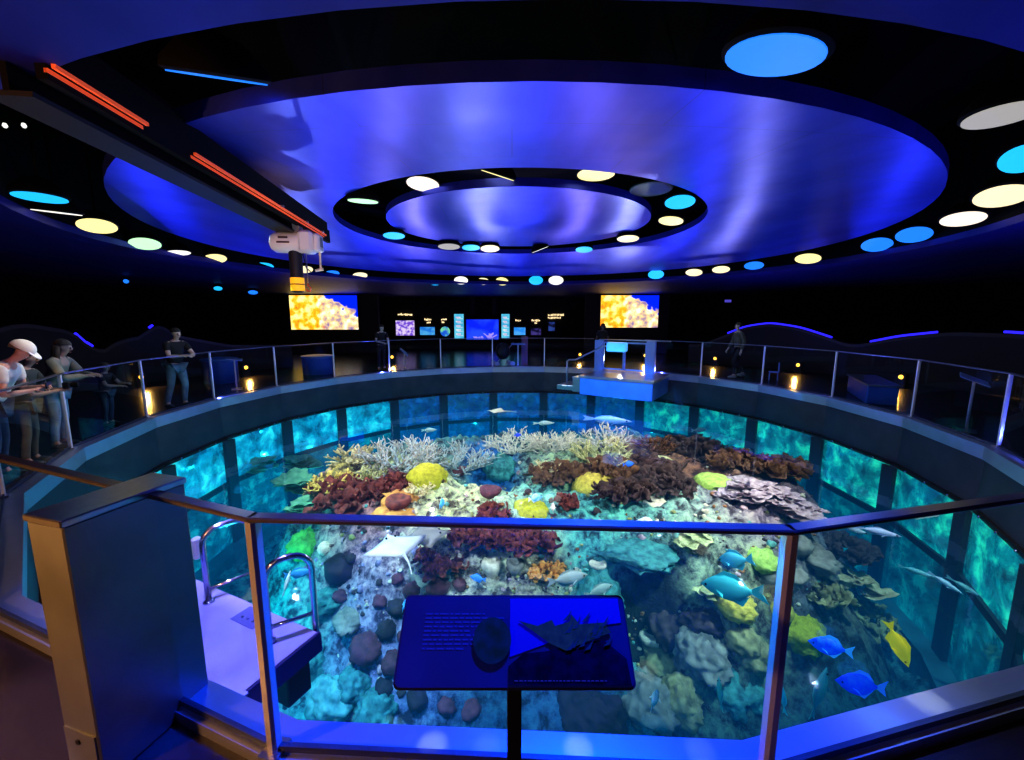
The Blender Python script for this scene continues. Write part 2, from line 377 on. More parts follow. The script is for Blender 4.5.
# pillar of the near gate
pc = (on_z(20.7,516,1.13)+on_z(61,523,1.13)+on_z(183.6,478.7,1.13)+on_z(154,469,1.13))/4
pc.z = 0
pil = thing('gate_pillar', 'square steel pillar with blue-tinted flanks at left end of the near rail', 'pillar', (pc.x, pc.y, -.06), atan2(.436,.128))
PILM = mat('pillar_steel', (.26,.29,.31), .36, .75, var=.25, scale=3)
mb = MB(); mb.box((0,0,.58), (.46,.215,1.16), None, .006); mb.build('shaft', PILM, pil)
mb = MB(); mb.box((0,0,1.175), (.475,.23,.03), None, .005); mb.build('cap', STEEL, pil)
mb = MB(); mb.box((-.233,0,.13), (.006,.19,.2)); q = mb.build('access_plate', PILM, pil)
m2 = MB(); m2.lathe([(.012,0),(.012,.006),(.004,.008)], 12, frame_z((-1,0,0)), (-.236,0.01,.18)); m2.build('screw', BLACKM, q)

# ------------------------------------------------------------------ information panel
ipb, ipt = Vector((.0, 1.176, .725)), Vector((0, 1.384, .907))
ip = thing('information_panel', 'dark blue tilted information panel on a black post in front of the near rail', 'sign', (.008, 1.27, -.06))
up = (ipt - ipb); hh = up.length; up.normalize(); nn = Vector((0, -up.z, up.y)); nn = -nn if nn.z < 0 else nn
cen = (ipb + ipt)/2 - Vector((.0, 1.27, -.06))
Mi = Matrix((Vector((1,0,0)), up, Vector((1,0,0)).cross(up))).transposed()
def ipp(u, v, h=0): return cen + Mi @ Vector((u, v, h))
W2 = .39
def rrect(w, h, r, n=5):
    o = []
    for cx, cy, a0 in ((w-r,h-r,0),(-w+r,h-r,90),(-w+r,-h+r,180),(w-r,-h+r,270)):
        for i in range(n+1): a = rad(a0 + 90*i/n); o.append((cx+r*cos(a), cy+r*sin(a)))
    return o
def ipoly(nm, pts, h, m, par, th=.0015):
    q = MB(); q.poly([ipp(u, v, h) for u, v in pts], th, Mi @ Vector((0,0,1))); return q.build(nm, m, par)
board = ipoly('board', rrect(W2, hh/2, .02), -.02, mat('panel_edge', (.01,.01,.05), .4), ip, .02)
gr = ipoly('graphic', rrect(W2-.006, hh/2-.006, .017), .0005, mat('panel_blue', (.003,.007,.07), .4, 0, (0,.01,.20), .15, col2=(.002,.005,.05), scale=6), board)  # graphic and its pictures get a faint glow of their own
PB2 = mat('panel_bright_blue', (.003,.007,.18), .4, 0, (0,.0,.55), .4)
hx = hh/2
ipoly('bright_field', [(-.015,-.05),(.10,-.015),(.2,.03),(.37,.05),(.37,hx-.012),(-.015,hx-.012)], .0025, PB2, gr)
DK = mat('panel_dark_picture', (.002,.003,.012), .6, 0, col2=(.003,.005,.03), scale=30, spec=0)
ipoly('seabed_picture', [(-.02,-hx+.012),(.375,-hx+.012),(.37,-.055),(.30,.0),(.18,-.02),(.1,-.035),(.03,-.04),(-.02,-.075)], .004, DK, gr)
CG = mat('panel_coral_green', (.02,.045,.04), .6, 0, (.01,.05,.06), .22, col2=(.004,.008,.03), scale=40, spec=0)
ipoly('coral_picture', [(.015,.055),(.08,.04),(.13,.058),(.14,.04),(.19,.052),(.2,.075),(.225,.045),(.31,.05),(.33,.02),(.25,-.005),(.17,-.032),(.12,-.012),(.07,.02)], .006, CG, gr)
for k in range(16):
    u0, v0 = U(.16,.33), U(-.04,.07)
    ipoly('coral_sprig', [(u0,v0),(u0+.02,v0+.004),(u0+.035,v0+.03+.02*R()),(u0+.02,v0+.018)], .0065+.0001*k, mat('panel_sprig', (.008,.018,.05), .6, 0, (.0,.03,.14), .25, spec=0), gr)
ipoly('round_picture', [(-.075+.064*cos(2*pi*k/32), -.002+.068*sin(2*pi*k/32)) for k in range(32)], .0075, mat('panel_round', (.003,.008,.03), .6, 0, (.005,.03,.12), .3, col2=(.001,.001,.003), scale=26, spec=0), gr)
TXT = mat('panel_text', (.006,.014,.13), .5, 0, (0,.02,.30), .2)
for k in range(9):
    v = .075 - k*.013
    q = MB()
    u = -.31
    while u < (-.05 if k < 2 else -.12) - (.0 if k % 4 else .05):
        w = U(.008,.03); q.poly([ipp(u, v, .003), ipp(u+w, v, .003), ipp(u+w, v+.005, .003), ipp(u, v+.005, .003)]); u += w + .006
    q.build('text_line', TXT, gr)
q = MB(); 
u = .0
while u < .29:
    w = U(.006,.02); q.poly([ipp(u, -hx+.022, .007), ipp(u+w, -hx+.022, .007), ipp(u+w, -hx+.025, .007), ipp(u, -hx+.025, .007)]); u += w+.004
q.build('caption_line', mat('panel_caption', (.06,.07,.13), .4), gr)
mb = MB(); mb.box((0,.02,.42), (.05,.03,.84), None, .004); mb.build('post', BLACK, ip)
mb = MB(); mb.box((0,.02,.006), (.3,.2,.012)); mb.build('foot_plate', BLACK, ip)

# ------------------------------------------------------------------ water
wm = bpy.data.materials.new('pool_water'); wm.use_nodes = True
nt = wm.node_tree; N = nt.nodes; L = nt.links; N.remove(N['Principled BSDF']); out = N['Material Output']
tr = N.new('ShaderNodeBsdfTransparent'); gl = N.new('ShaderNodeBsdfGlossy'); gl.inputs['Roughness'].default_value = .03; gl.inputs[0].default_value = (.8,.85,.9,1)
fr = N.new('ShaderNodeFresnel'); fr.inputs['IOR'].default_value = 1.48
tc = N.new('ShaderNodeTexCoord'); nz = N.new('ShaderNodeTexNoise'); nz.inputs['Scale'].default_value = 2.2; nz.inputs['Detail'].default_value = 3; L.new(tc.outputs['Object'], nz.inputs['Vector'])
bp = N.new('ShaderNodeBump'); bp.inputs['Strength'].default_value = .045; bp.inputs['Distance'].default_value = .1; L.new(nz.outputs['Fac'], bp.inputs['Height'])
L.new(bp.outputs[0], gl.inputs['Normal']); L.new(bp.outputs[0], fr.inputs['Normal'])
ge = N.new('ShaderNodeNewGeometry'); ml = N.new('ShaderNodeMath'); ml.operation = 'MULTIPLY_ADD'; L.new(ge.outputs['Backfacing'], ml.inputs[0]); ml.inputs[1].default_value = -1; ml.inputs[2].default_value = 1
m2 = N.new('ShaderNodeMath'); m2.operation = 'MULTIPLY'; L.new(fr.outputs[0], m2.inputs[0]); L.new(ml.outputs[0], m2.inputs[1])
mx = N.new('ShaderNodeMixShader'); L.new(m2.outputs[0], mx.inputs[0]); L.new(tr.outputs[0], mx.inputs[1]); L.new(gl.outputs[0], mx.inputs[2]); L.new(mx.outputs[0], out.inputs['Surface'])
va = N.new('ShaderNodeVolumeAbsorption'); va.inputs['Color'].default_value = (.05,.74,.84,1); va.inputs['Density'].default_value = .17
ve = N.new('ShaderNodeEmission'); ve.inputs['Color'].default_value = (0,.22,.58,1); ve.inputs['Strength'].default_value = .034  # even blue glow stands in for light scattered in the water
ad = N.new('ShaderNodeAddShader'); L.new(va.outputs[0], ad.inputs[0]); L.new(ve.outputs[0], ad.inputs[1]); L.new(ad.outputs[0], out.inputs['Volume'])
WR = 7.22; ZB = -4.6
mb = MB()
vs = [pol(WR, a, WZ) for a in VA] + [pol(WR, a, ZB) for a in VA]
mb.add(vs, [tuple(range(n)), tuple(range(2*n-1, n-1, -1))] + [(i, n+i, n+(i+1)%n, (i+1)%n) for i in range(n)])
struct('water', mb, wm)

# tank wall under water: mullions, transom, sill and glossy acrylic panes with painted reef reflections and glow
MULL = mat('mullion_dark', (.01,.03,.045), .6)
def acr_glow_mat(nm, c0, c1, c2, es):
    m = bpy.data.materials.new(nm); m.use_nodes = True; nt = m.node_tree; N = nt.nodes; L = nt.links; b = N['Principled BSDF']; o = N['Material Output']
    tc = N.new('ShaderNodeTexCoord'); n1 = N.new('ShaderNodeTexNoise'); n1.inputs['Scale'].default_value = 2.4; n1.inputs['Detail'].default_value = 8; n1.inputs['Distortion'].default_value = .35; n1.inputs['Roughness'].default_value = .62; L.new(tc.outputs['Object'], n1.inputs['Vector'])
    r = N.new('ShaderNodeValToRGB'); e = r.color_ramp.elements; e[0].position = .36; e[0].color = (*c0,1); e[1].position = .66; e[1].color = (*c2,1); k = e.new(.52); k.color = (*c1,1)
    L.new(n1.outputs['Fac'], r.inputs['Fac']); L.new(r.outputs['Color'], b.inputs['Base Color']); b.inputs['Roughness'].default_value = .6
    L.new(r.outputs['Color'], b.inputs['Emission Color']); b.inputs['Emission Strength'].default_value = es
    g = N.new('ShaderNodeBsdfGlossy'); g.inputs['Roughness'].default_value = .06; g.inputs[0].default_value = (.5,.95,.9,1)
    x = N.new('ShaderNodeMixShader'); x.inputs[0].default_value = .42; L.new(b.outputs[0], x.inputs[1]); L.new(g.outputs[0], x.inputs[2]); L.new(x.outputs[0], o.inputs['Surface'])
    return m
ACR = [acr_glow_mat('acrylic_glow_right', (0,.04,.07), (0,.26,.26), (.03,.85,.50), 1.5), acr_glow_mat('acrylic_glow_far', (0,.05,.16), (0,.07,.36), (.0,.22,.75), .6), acr_glow_mat('acrylic_glow_left', (0,.07,.13), (0,.32,.50), (.04,.80,.78), 1.8)]
ACRL = [acr_glow_mat('acrylic_low_glow_right', (0,.04,.06), (0,.14,.17), (.01,.40,.36), .8), acr_glow_mat('acrylic_low_glow_far', (0,.04,.16), (0,.10,.34), (.0,.24,.60), .8), acr_glow_mat('acrylic_low_glow_left', (0,.05,.08), (0,.16,.22), (.02,.50,.52), 1.0)]
for i, a in enumerate(VA):
    b = VA[(i+1) % n]
    p, q = pol(7.20, a), pol(7.20, b); d = q-p; Lg = d.length; d.normalize(); M = rotz(atan2(d.y, d.x)); c = (p+q)/2
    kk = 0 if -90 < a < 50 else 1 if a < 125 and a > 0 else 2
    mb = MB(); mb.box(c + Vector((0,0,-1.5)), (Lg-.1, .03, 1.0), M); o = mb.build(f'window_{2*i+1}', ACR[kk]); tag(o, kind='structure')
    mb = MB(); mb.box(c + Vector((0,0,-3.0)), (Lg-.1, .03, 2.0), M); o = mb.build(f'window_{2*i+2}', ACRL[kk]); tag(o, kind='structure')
    mb = MB()
    for f_ in (.22, .5, .78):
        q_ = p.lerp(q, f_)*1; q_ = Vector((CX,CY,0)) + (q_-Vector((CX,CY,0)))*.995; mb.ball(q_ + Vector((0,0,-.955)), .022, None, 8, 6)
    tag(mb.build(f'trim_{i+30}', CHROME, None, 'all'), kind='structure')
    mb = MB(); mb.box(pol(7.17, a, -2.5), (.16,.30,3.0), rotz(rad(a))); o = tag(mb.build(f'trim_{i+2}', MULL), kind='structure')
struct('tank_transom', ring_mb([(7.13,-1.98),(7.2,-1.98),(7.2,-2.1),(7.13,-2.1)]), MULL)
struct('tank_sill', ring_mb([(6.9,-3.55),(7.2,-3.5),(7.2,-4.6),(6.9,-4.6)]), mat('tank_sill_teal', (.03,.16,.2), .7, var=.5, scale=3))

# ------------------------------------------------------------------ reef bed
def smooth(a, b, x):
    t = max(0, min(1, (x-a)/(b-a))); return t*t*(3-2*t)
PIT = []
def H0(x, y):
    dx = (x-1.3)/(5.7 if x > 1.3 else 6.4); dy = (y-8.9)/(4.3 if y < 8.9 else 3.7); s = hypot(dx, dy)
    w = max(0, -dy)/max(s, .01); w = w*w*(.45 if x > 3.2 else 1); t = smooth(.78-.30*w, 1.12-.06*w, s)
    return -1.42*(1-t) - 3.9*t, t
def H(x, y):
    z, t = H0(x, y)
    v = Vector((x, y, 0))
    z += .22*noise.fractal(v*.8, 1.0, 2.0, 3) * (1 + t*.8) + .16*noise.fractal(v*2.3+Vector((5,3,1)), .8, 2, 4)*(1-.3*t)
    for px, py, r, d in PIT:
        e = ((x-px)**2 + (y-py)**2)/(r*r)
        if e < 6: z -= d*math.exp(-e*e*.8)
    return min(z, -1.02)
def on_reef(px, py):
    d = ray(px, py).normalized(); p = on_z(px, py, WZ); 
    for k in range(900):
        if p.z < H(p.x, p.y): break
        p = p + d*.015
    return p
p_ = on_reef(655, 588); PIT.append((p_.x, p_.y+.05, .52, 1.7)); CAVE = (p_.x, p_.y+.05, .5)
p_ = on_reef(600, 585); PIT.append((p_.x, p_.y, .5, .5))
p_ = on_reef(495, 466); PIT.append((p_.x, p_.y, .8, 1.0))
SPL = [ # dark front splats paint in deep shade; px, py, world radius, albedo
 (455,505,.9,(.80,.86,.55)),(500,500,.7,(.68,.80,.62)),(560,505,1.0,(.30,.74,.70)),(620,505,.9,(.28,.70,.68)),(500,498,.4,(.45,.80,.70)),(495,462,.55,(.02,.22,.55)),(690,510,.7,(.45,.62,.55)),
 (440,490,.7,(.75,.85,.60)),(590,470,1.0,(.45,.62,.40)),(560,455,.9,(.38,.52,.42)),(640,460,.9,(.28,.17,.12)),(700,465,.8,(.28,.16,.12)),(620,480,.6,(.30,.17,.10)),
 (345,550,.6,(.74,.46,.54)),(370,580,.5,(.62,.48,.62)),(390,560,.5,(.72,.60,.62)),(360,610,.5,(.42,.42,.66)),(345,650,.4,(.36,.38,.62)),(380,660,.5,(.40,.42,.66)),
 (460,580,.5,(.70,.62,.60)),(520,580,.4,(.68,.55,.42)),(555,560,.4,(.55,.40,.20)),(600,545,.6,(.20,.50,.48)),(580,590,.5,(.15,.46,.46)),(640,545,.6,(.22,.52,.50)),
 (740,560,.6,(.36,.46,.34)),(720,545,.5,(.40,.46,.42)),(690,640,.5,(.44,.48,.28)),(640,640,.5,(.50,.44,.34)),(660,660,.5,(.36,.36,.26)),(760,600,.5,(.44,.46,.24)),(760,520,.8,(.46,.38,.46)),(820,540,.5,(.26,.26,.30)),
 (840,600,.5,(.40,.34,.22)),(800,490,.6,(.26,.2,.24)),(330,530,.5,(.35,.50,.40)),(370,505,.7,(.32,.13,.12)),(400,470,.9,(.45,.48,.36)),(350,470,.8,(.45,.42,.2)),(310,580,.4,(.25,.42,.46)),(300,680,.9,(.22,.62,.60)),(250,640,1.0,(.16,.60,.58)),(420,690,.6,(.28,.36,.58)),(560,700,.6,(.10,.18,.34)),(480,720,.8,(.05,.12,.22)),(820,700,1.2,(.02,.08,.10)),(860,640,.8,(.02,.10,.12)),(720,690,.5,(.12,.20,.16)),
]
def satur(c, k=1.45):
    m_ = sum(c)/3; return tuple(max(.01, m_ + (v-m_)*k) for v in c)
SW = [(on_reef(a, b), r, satur(c)) for a, b, r, c in SPL]
# height field mesh
x0, x1, y0, y1, nx, ny = -7.3, 8.0, 1.3, 16.4, 250, 246
vs, fs, cols = [], [], []
for j in range(ny):
    for i in range(nx):
        x, y = x0 + (x1-x0)*i/(nx-1), y0 + (y1-y0)*j/(ny-1)
        z = H(x, y); vs.append((x, y, z + .07*noise.noise(Vector((x*6, y*6, 2))) + .05*noise.noise(Vector((x*13, y*13, 7)))))
        w0 = .05; c = [.08*w0, .26*w0, .28*w0]
        for q, r, cc in SW:
            e = ((x-q.x)**2 + (y-q.y)**2)/(r*r)
            if e < 9: w = math.exp(-e*1.4); w0 += w; c = [c[k] + w*cc[k] for k in range(3)]
        e = ((x-CAVE[0])**2 + (y-CAVE[1])**2)/CAVE[2]**2; k_ = 1 if e > 1.8 else .03 + .97*smooth(.9, 1.8, e)  # shade inside the cave is painted into the bed colour
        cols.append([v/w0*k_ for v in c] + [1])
inside = [hypot(v[0]-CX, v[1]-CY) < 7.02 for v in vs]
for j in range(ny-1):
    for i in range(nx-1):
        q = (j*nx+i, j*nx+i+1, (j+1)*nx+i+1, (j+1)*nx+i)
        if all(inside[k] for k in q): fs.append(q)
me = bpy.data.meshes.new('reef_bed'); me.from_pydata(vs, [], fs)
at = me.color_attributes.new('bed_colour', 'FLOAT_COLOR', 'POINT')
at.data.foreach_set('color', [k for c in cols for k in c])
me.polygons.foreach_set('use_smooth', [True]*len(me.polygons))
rm = bpy.data.materials.new('reef_rock'); rm.use_nodes = True; nt = rm.node_tree; N = nt.nodes; L = nt.links; b = N['Principled BSDF']
ac = N.new('ShaderNodeAttribute'); ac.attribute_name = 'bed_colour'
tc = N.new('ShaderNodeTexCoord')
n1 = N.new('ShaderNodeTexNoise'); n1.inputs['Scale'].default_value = 4.5; n1.inputs['Detail'].default_value = 9; n1.inputs['Roughness'].default_value = .7; L.new(tc.outputs['Object'], n1.inputs['Vector'])
vo = N.new('ShaderNodeTexVoronoi'); vo.inputs['Scale'].default_value = 9; L.new(tc.outputs['Object'], vo.inputs['Vector'])
rr = N.new('ShaderNodeValToRGB'); e = rr.color_ramp.elements; e[0].position = .40; e[0].color = (.10,.07,.09,1); e[1].position = .60; e[1].color = (1.2,1.12,.98,1); k_ = e.new(.48); k_.color = (.55,.50,.55,1); L.new(n1.outputs['Fac'], rr.inputs['Fac'])
m1 = N.new('ShaderNodeMix'); m1.data_type = 'RGBA'; m1.blend_type = 'MULTIPLY'; m1.inputs[0].default_value = 1; L.new(ac.outputs['Color'], m1.inputs[6]); L.new(rr.outputs['Color'], m1.inputs[7])
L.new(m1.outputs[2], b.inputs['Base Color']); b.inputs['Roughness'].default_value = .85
bp = N.new('ShaderNodeBump'); bp.inputs['Strength'].default_value = .9; bp.inputs['Distance'].default_value = .09; L.new(n1.outputs['Fac'], bp.inputs['Height']); L.new(bp.outputs[0], b.inputs['Normal'])
me.materials.append(rm)
o = bpy.data.objects.new('reef_bed', me); COL.objects.link(o); tag(o, kind='structure')


# ------------------------------------------------------------------ corals
def cm(name, c, c2=None, sc=14, bump=.6, rough=.8, es=0):
    return mat(name, c, rough, 0, c if es else None, es, col2=c2 or tuple(v*.45 for v in c), scale=sc, bump=bump)
def branch_mesh(size, flat=.35, nmain=11, depth_=3, seed=0, thick=.045, spread=1.0, upb=.35):
    rnd = random.Random(seed); mb = MB()
    def grow(p, d, L, r, lv):
        pts = [p]; q = p.copy(); dd = d.copy()
        for i in range(3):
            dd = (dd + Vector((rnd.uniform(-.25,.25), rnd.uniform(-.25,.25), rnd.uniform(-.1,.22)))).normalized(); q = q + dd*(L/3); pts.append(q.copy())
        mb.tube(pts, [r, r*.9, r*.8, r*.45 if lv == 0 else r*.65], 6)
        if lv > 0:
            for k in range(rnd.choice((2,3))):
                nd = (dd + Vector((rnd.uniform(-.9,.9), rnd.uniform(-.9,.9), rnd.uniform(-.15,.5)))).normalized()
                grow(q if k else pts[2], nd, L*rnd.uniform(.6,.85), r*.75, lv-1)
    for k in range(nmain):
        a = 2*pi*k/nmain + rnd.uniform(-.2,.2)
        d = Vector((cos(a)*spread, sin(a)*spread, flat + rnd.uniform(-.1,.3) + upb*rnd.random())).normalized()
        grow(Vector((0,0,0)), d, size*.36, size*thick, depth_-1)
    mb.ball((0,0,-.02*size), (size*.14, size*.14, size*.10), None, 8, 5)
    return mb
def boulder_mesh(rx, ry, rz, seed=0, amp=.18, freq=2.2, nu=26, nv=16):
    of = Vector((seed*3.7, seed*1.3, seed*.7)); mb = MB()
    mb.ball((0,0,0), (rx,ry,rz), None, nu, nv, lambda p: amp*noise.fractal(p*freq+of, .55, 2.1, 6)); return mb
def plate_pts(mb, c, r, M, seed, cup=.25, wav=.10, nw=7, nr=5, na=30, lobes=.18):
    rnd = random.Random(seed); ph = rnd.uniform(0, 6); vs = []; fs = []; c = Vector(c)
    for s_ in (0, 1):
        for i in range(nr+1):
            t = i/nr
            for k in range(na):
                a = 2*pi*k/na; rr = r*t*(1 + lobes*t*sin(a*3+ph) + lobes*.6*t*sin(a*nw+ph*2))
                z = cup*r*t*t + wav*r*t*sin(a*nw+ph) + (-.045*r if s_ else 0)*(1.15-t)
                vs.append(M @ Vector((rr*cos(a), rr*sin(a), z)) + c)
    o = (nr+1)*na
    for i in range(nr):
        for k in range(na):
            j = (k+1) % na
            fs.append((i*na+k, (i+1)*na+k, (i+1)*na+j, i*na+j)); fs.append((o+i*na+k, o+i*na+j, o+(i+1)*na+j, o+(i+1)*na+k))
    for k in range(na):
        j = (k+1) % na; fs.append((nr*na+k, o+nr*na+k, o+nr*na+j, nr*na+j))
    mb.add(vs, fs)
def plates_mesh(rx, ry, hgt, nP, pr, seed, cup=.22, wav=.09, tilt=.35):
    rnd = random.Random(seed); mb = MB()
    for k in range(nP):
        a = rnd.uniform(0, 2*pi); q = math.sqrt(rnd.random()); x, y = rx*q*cos(a), ry*q*sin(a)
        M = Euler((rnd.uniform(-tilt,tilt), rnd.uniform(-tilt,tilt), rnd.uniform(0,6))).to_matrix()
        plate_pts(mb, (x, y, hgt*(1-q*q)*rnd.uniform(.5,1.1)), pr*rnd.uniform(.6,1.2), M, rnd.random()*99, cup, wav, rnd.choice((5,6,7,8)), 4, 22)
    return mb
def leafy_mesh(rx, ry, hgt, nL, lr, seed):
    """ruffled upright blades packed over a mound"""
    rnd = random.Random(seed); mb = MB()
    for k in range(nL):
        a = rnd.uniform(0, 2*pi); q = math.sqrt(rnd.random()); x, y = rx*q*cos(a), ry*q*sin(a)
        M = Euler((rnd.uniform(-.9,.9), rnd.uniform(-.9,.9), rnd.uniform(0,6))).to_matrix()
        plate_pts(mb, (x, y, hgt*(1-q*q*.8) + lr*.2), lr*rnd.uniform(.6,1.25), M, rnd.random()*99, .5, .22, rnd.choice((4,5,6)), 3, 16, .25)
    return mb
def disc_mesh(r, h, seed=0):
    mb = MB(); pr = [(0,h*.55),(r*.35,h*.62),(r*.7,h*.9),(r*.93,h*.85),(r,h*.5),(r*.85,h*.1),(r*.4,-h*.4)]
    k = 22; vs = []; fs = []
    for q, z in pr:
        for i in range(k):
            a = 2*pi*i/k; w = 1 + .08*sin(a*3+seed) + .04*sin(a*7+seed*2); vs.append((q*w*cos(a), q*w*sin(a), z))
    for i in range(len(pr)-1):
        for j in range(k): l = (j+1) % k; fs.append((i*k+j, (i+1)*k+j, (i+1)*k+l, i*k+l))
    mb.add(vs, fs); return mb
def place(mb, name, m, label, cat, px, py, lift=0, rz=None, group=None, smooth='all', z=None):
    p = on_reef(px, py) if z is None else on_z(px, py, z)
    o = mb.build(name, m, None, smooth); o.location = p + Vector((0,0,lift)); o.rotation_euler = (0,0,U(0,6) if rz is None else rz)
    return tag(o, label, cat, group)
def mpx(px, py, n): p = on_reef(px, py); return px2m(p, n)

TAN = cm('coral_bluegrey_branch', (.42,.58,.66), (.36,.32,.24), 10)
TANW = cm('coral_white_branch', (.82,.80,.66), (.46,.48,.44), 12)
YEL = cm('coral_yellow_branch', (.92,.78,.20), (.55,.42,.10), 10)
CRM = cm('coral_cream_branch', (.85,.78,.48), (.45,.40,.2), 10)
GRT = cm('coral_greentan', (.62,.66,.34), (.30,.34,.16), 12)
MAR = cm('coral_maroon', (.24,.05,.035), (.06,.015,.018), 9)
BRN = cm('coral_brown', (.20,.10,.045), (.075,.035,.02), 9)
DBR = cm('coral_dark', (.085,.05,.05), (.03,.02,.022), 8)
PNK = cm('coral_pinkgrey', (.60,.50,.56), (.30,.22,.28), 12)
CAB = cm('coral_cabbage', (.74,.62,.36), (.36,.28,.14), 9)
LIM = cm('coral_lime', (.50,.72,.16), (.26,.42,.08), 14)
GRN = cm('coral_bright_green', (.16,.75,.12), (.06,.36,.06), 10)
YGR = cm('coral_yellowgreen', (.52,.55,.03), (.30,.32,.02), 16)
YOV = cm('coral_yellow_oval', (.80,.66,.10), (.45,.34,.05), 16)
PLUM = cm('lump_plum', (.17,.045,.075), (.06,.02,.03), 8)
BLK = cm('lump_black', (.035,.02,.035), (.012,.01,.014), 6)
ORA = cm('coral_orange', (.75,.36,.08), (.4,.16,.04), 10)
CREAM = cm('stone_cream', (.85,.78,.62), (.5,.44,.34), 10)
TEAL = cm('rock_teal', (.08,.36,.34), (.02,.11,.12), 9, 1)
CYS = cm('rock_cyan_lit', (.20,.62,.58), (.05,.26,.28), 6, .8)  # lighter copy of the teal rock, cyan light put into its colour
GREY = cm('rock_grey', (.32,.32,.28), (.13,.13,.12), 6)
OLV = cm('rock_olive', (.40,.38,.18), (.16,.15,.07), 7)

def fan(px, py, wpx, m, label, seed, flat=.35, nmain=12, dp=3, thick=.04, lift=-.03):
    s = mpx(px, py, wpx)
    o = place(branch_mesh(s*.58, flat*.45, nmain+4, max(dp, 3), seed, thick*.85, 1.0, .12), 'branching_coral', m, label, 'coral', px, py, lift); o.scale = (1,1,.72); return o
fan(402, 470, 105, TAN, 'wide blue-grey branching fan coral left of centre at the back of the reef', 1, .45, 16, 4, .030)
fan(462, 470, 80, TAN, 'blue-grey branching coral just right of the widest fan coral', 2, .5, 13, 4, .034)
fan(515, 452, 75, TANW, 'pale branching coral left half of the large white thicket behind the teal hollow', 3, .55, 14, 4, .032)
fan(552, 452, 70, TANW, 'white branching coral right half of the thicket at the reef back', 4, .6, 14, 4, .032)
fan(606, 444, 75, TANW, 'pale finger coral fan spreading low below the far blue platform', 5, .25, 13, 3, .034)
fan(548, 472, 46, CRM, 'small cream finger coral beside the right edge of the teal hollow', 6, .6, 11, 3, .05)
fan(352, 462, 66, CRM, 'tall cream yellow branching coral above the maroon bank on the left', 7, .9, 10, 3, .06)
fan(332, 488, 66, YEL, 'bright yellow branching coral at the left tip of the reef', 8, .7, 11, 3, .065)
fan(372, 478, 50, GRT, 'green-tan branching coral between the yellow coral and the wide fan', 9, .6, 10, 3, .06)
fan(420, 492, 42, CRM, 'yellow knobbly coral below the round yellow-green brain coral', 10, .7, 11, 3, .08)
fan(412, 486, 18, YEL, 'tiny bright yellow coral tuft beside the yellow-green brain coral', 11, .8, 8, 2, .09)
fan(640, 470, 60, GRT, 'green-yellow branching coral on top of the dark ridge', 12, .5, 11, 3, .05)
fan(600, 462, 90, GRT, 'broad pale green table of fine branches behind the yellow oval coral', 13, .2, 16, 3, .04)
fan(655, 450, 60, BRN, 'brown branching coral at the far right end of the pale finger fan', 14, .5, 11, 3, .05)
fan(690, 432, 34, CRM, 'small cream coral tuft near the right tank windows', 15, .6, 9, 2, .07)
def brain(px, py, wpx, hr, m, label, seed, ry=.85, amp=.12, fr=3, lift=0, name='brain_coral'):
    s = mpx(px, py, wpx)/2
    return place(boulder_mesh(s, s*ry, s*hr, seed, amp, fr), name, m, label, 'coral', px, py, lift)
brain(427, 478, 40, .7, YGR, 'round yellow-green brain coral under the wide fan coral', 1)
brain(597, 486, 50, .55, YOV, 'yellow oval mound coral in front of the brown ridge', 2)
brain(530, 512, 40, .6, YGR, 'yellow-green lump behind the near rail beside a blue fish', 3)
brain(713, 484, 40, .5, LIM, 'light green round table coral right of the dark ridge', 4, .9)
brain(306, 545, 34, .8, GRN, 'vivid green leafy coral behind the hoop rail of the diving deck', 5, .9, .3, 4)
brain(325, 548, 16, .8, CREAM, 'small pale green stone beside the vivid green coral', 6)
brain(660, 464, 36, .4, GRT, 'flat yellow-green coral patch within the dark ridge', 7)
brain(500, 468, 34, .8, TEAL, 'teal mound coral sitting inside the blue hollow', 8, .9, .3, 3)
brain(400, 500, 40, .4, ORA, 'orange patch of coral between the maroon bank and the brown disc', 9, .9, .3, 4)
brain(395, 515, 46, .3, ORA, 'orange crust coral just behind the near rail on the left', 10, .6, .3, 4)
brain(800, 632, 46, .7, YGR, 'yellow-green knobbly coral near the two bright blue fish', 11, .9, .3, 4)
brain(780, 610, 26, .8, YOV, 'small yellow coral ball left of the tan cabbage coral', 12)
brain(735, 605, 40, .6, YOV, 'yellow coral boulder beside the right rail post', 13, .9, .3, 4)
brain(742, 640, 34, .7, OLV, 'olive coral boulder close to the right rail post', 14, .9, .3, 4)
brain(795, 545, 30, .8, GREY, 'grey-green coral ball just under the right near rail', 15)
brain(762, 560, 34, .6, LIM, 'pale lime coral behind the right rail post', 16, .9, .25, 4)
brain(655, 505, 30, .5, CREAM, 'cream stone on the turquoise sand right of centre', 17)
brain(640, 494, 24, .5, LIM, 'small green coral cushion on the turquoise slope', 18)
def leaf(px, py, wpx, hpx, m, label, seed, nL=60, lr=.16, h=.2, name='leafy_coral'):
    s = mpx(px, py, wpx)/2; p = on_reef(px, py); e = abs(math.sin(math.atan2(CAMZ-p.z, p.y))); sy = min(px2m(p, hpx)/2/max(e,.25), s*1.2)
    return place(leafy_mesh(s, sy, h, nL, lr, seed), name, m, label, 'coral', px, py, .02, 0)
leaf(345, 503, 80, 30, MAR, 'dark maroon leafy coral bank at the left of the reef', 1, 90, .17, .22)
leaf(392, 492, 46, 14, MAR, 'maroon coral strip above the brown disc coral', 2, 50, .13, .14)
leaf(562, 480, 66, 16, BRN, 'long rusty brown coral hedge left of the yellow oval coral', 3, 80, .15, .16)
leaf(612, 476, 50, 16, BRN, 'rusty brown coral hedge behind the yellow oval coral', 4, 60, .15, .16)
leaf(655, 478, 60, 26, DBR, 'dark brown ruffled coral at the middle of the ridge', 5, 80, .16, .2)
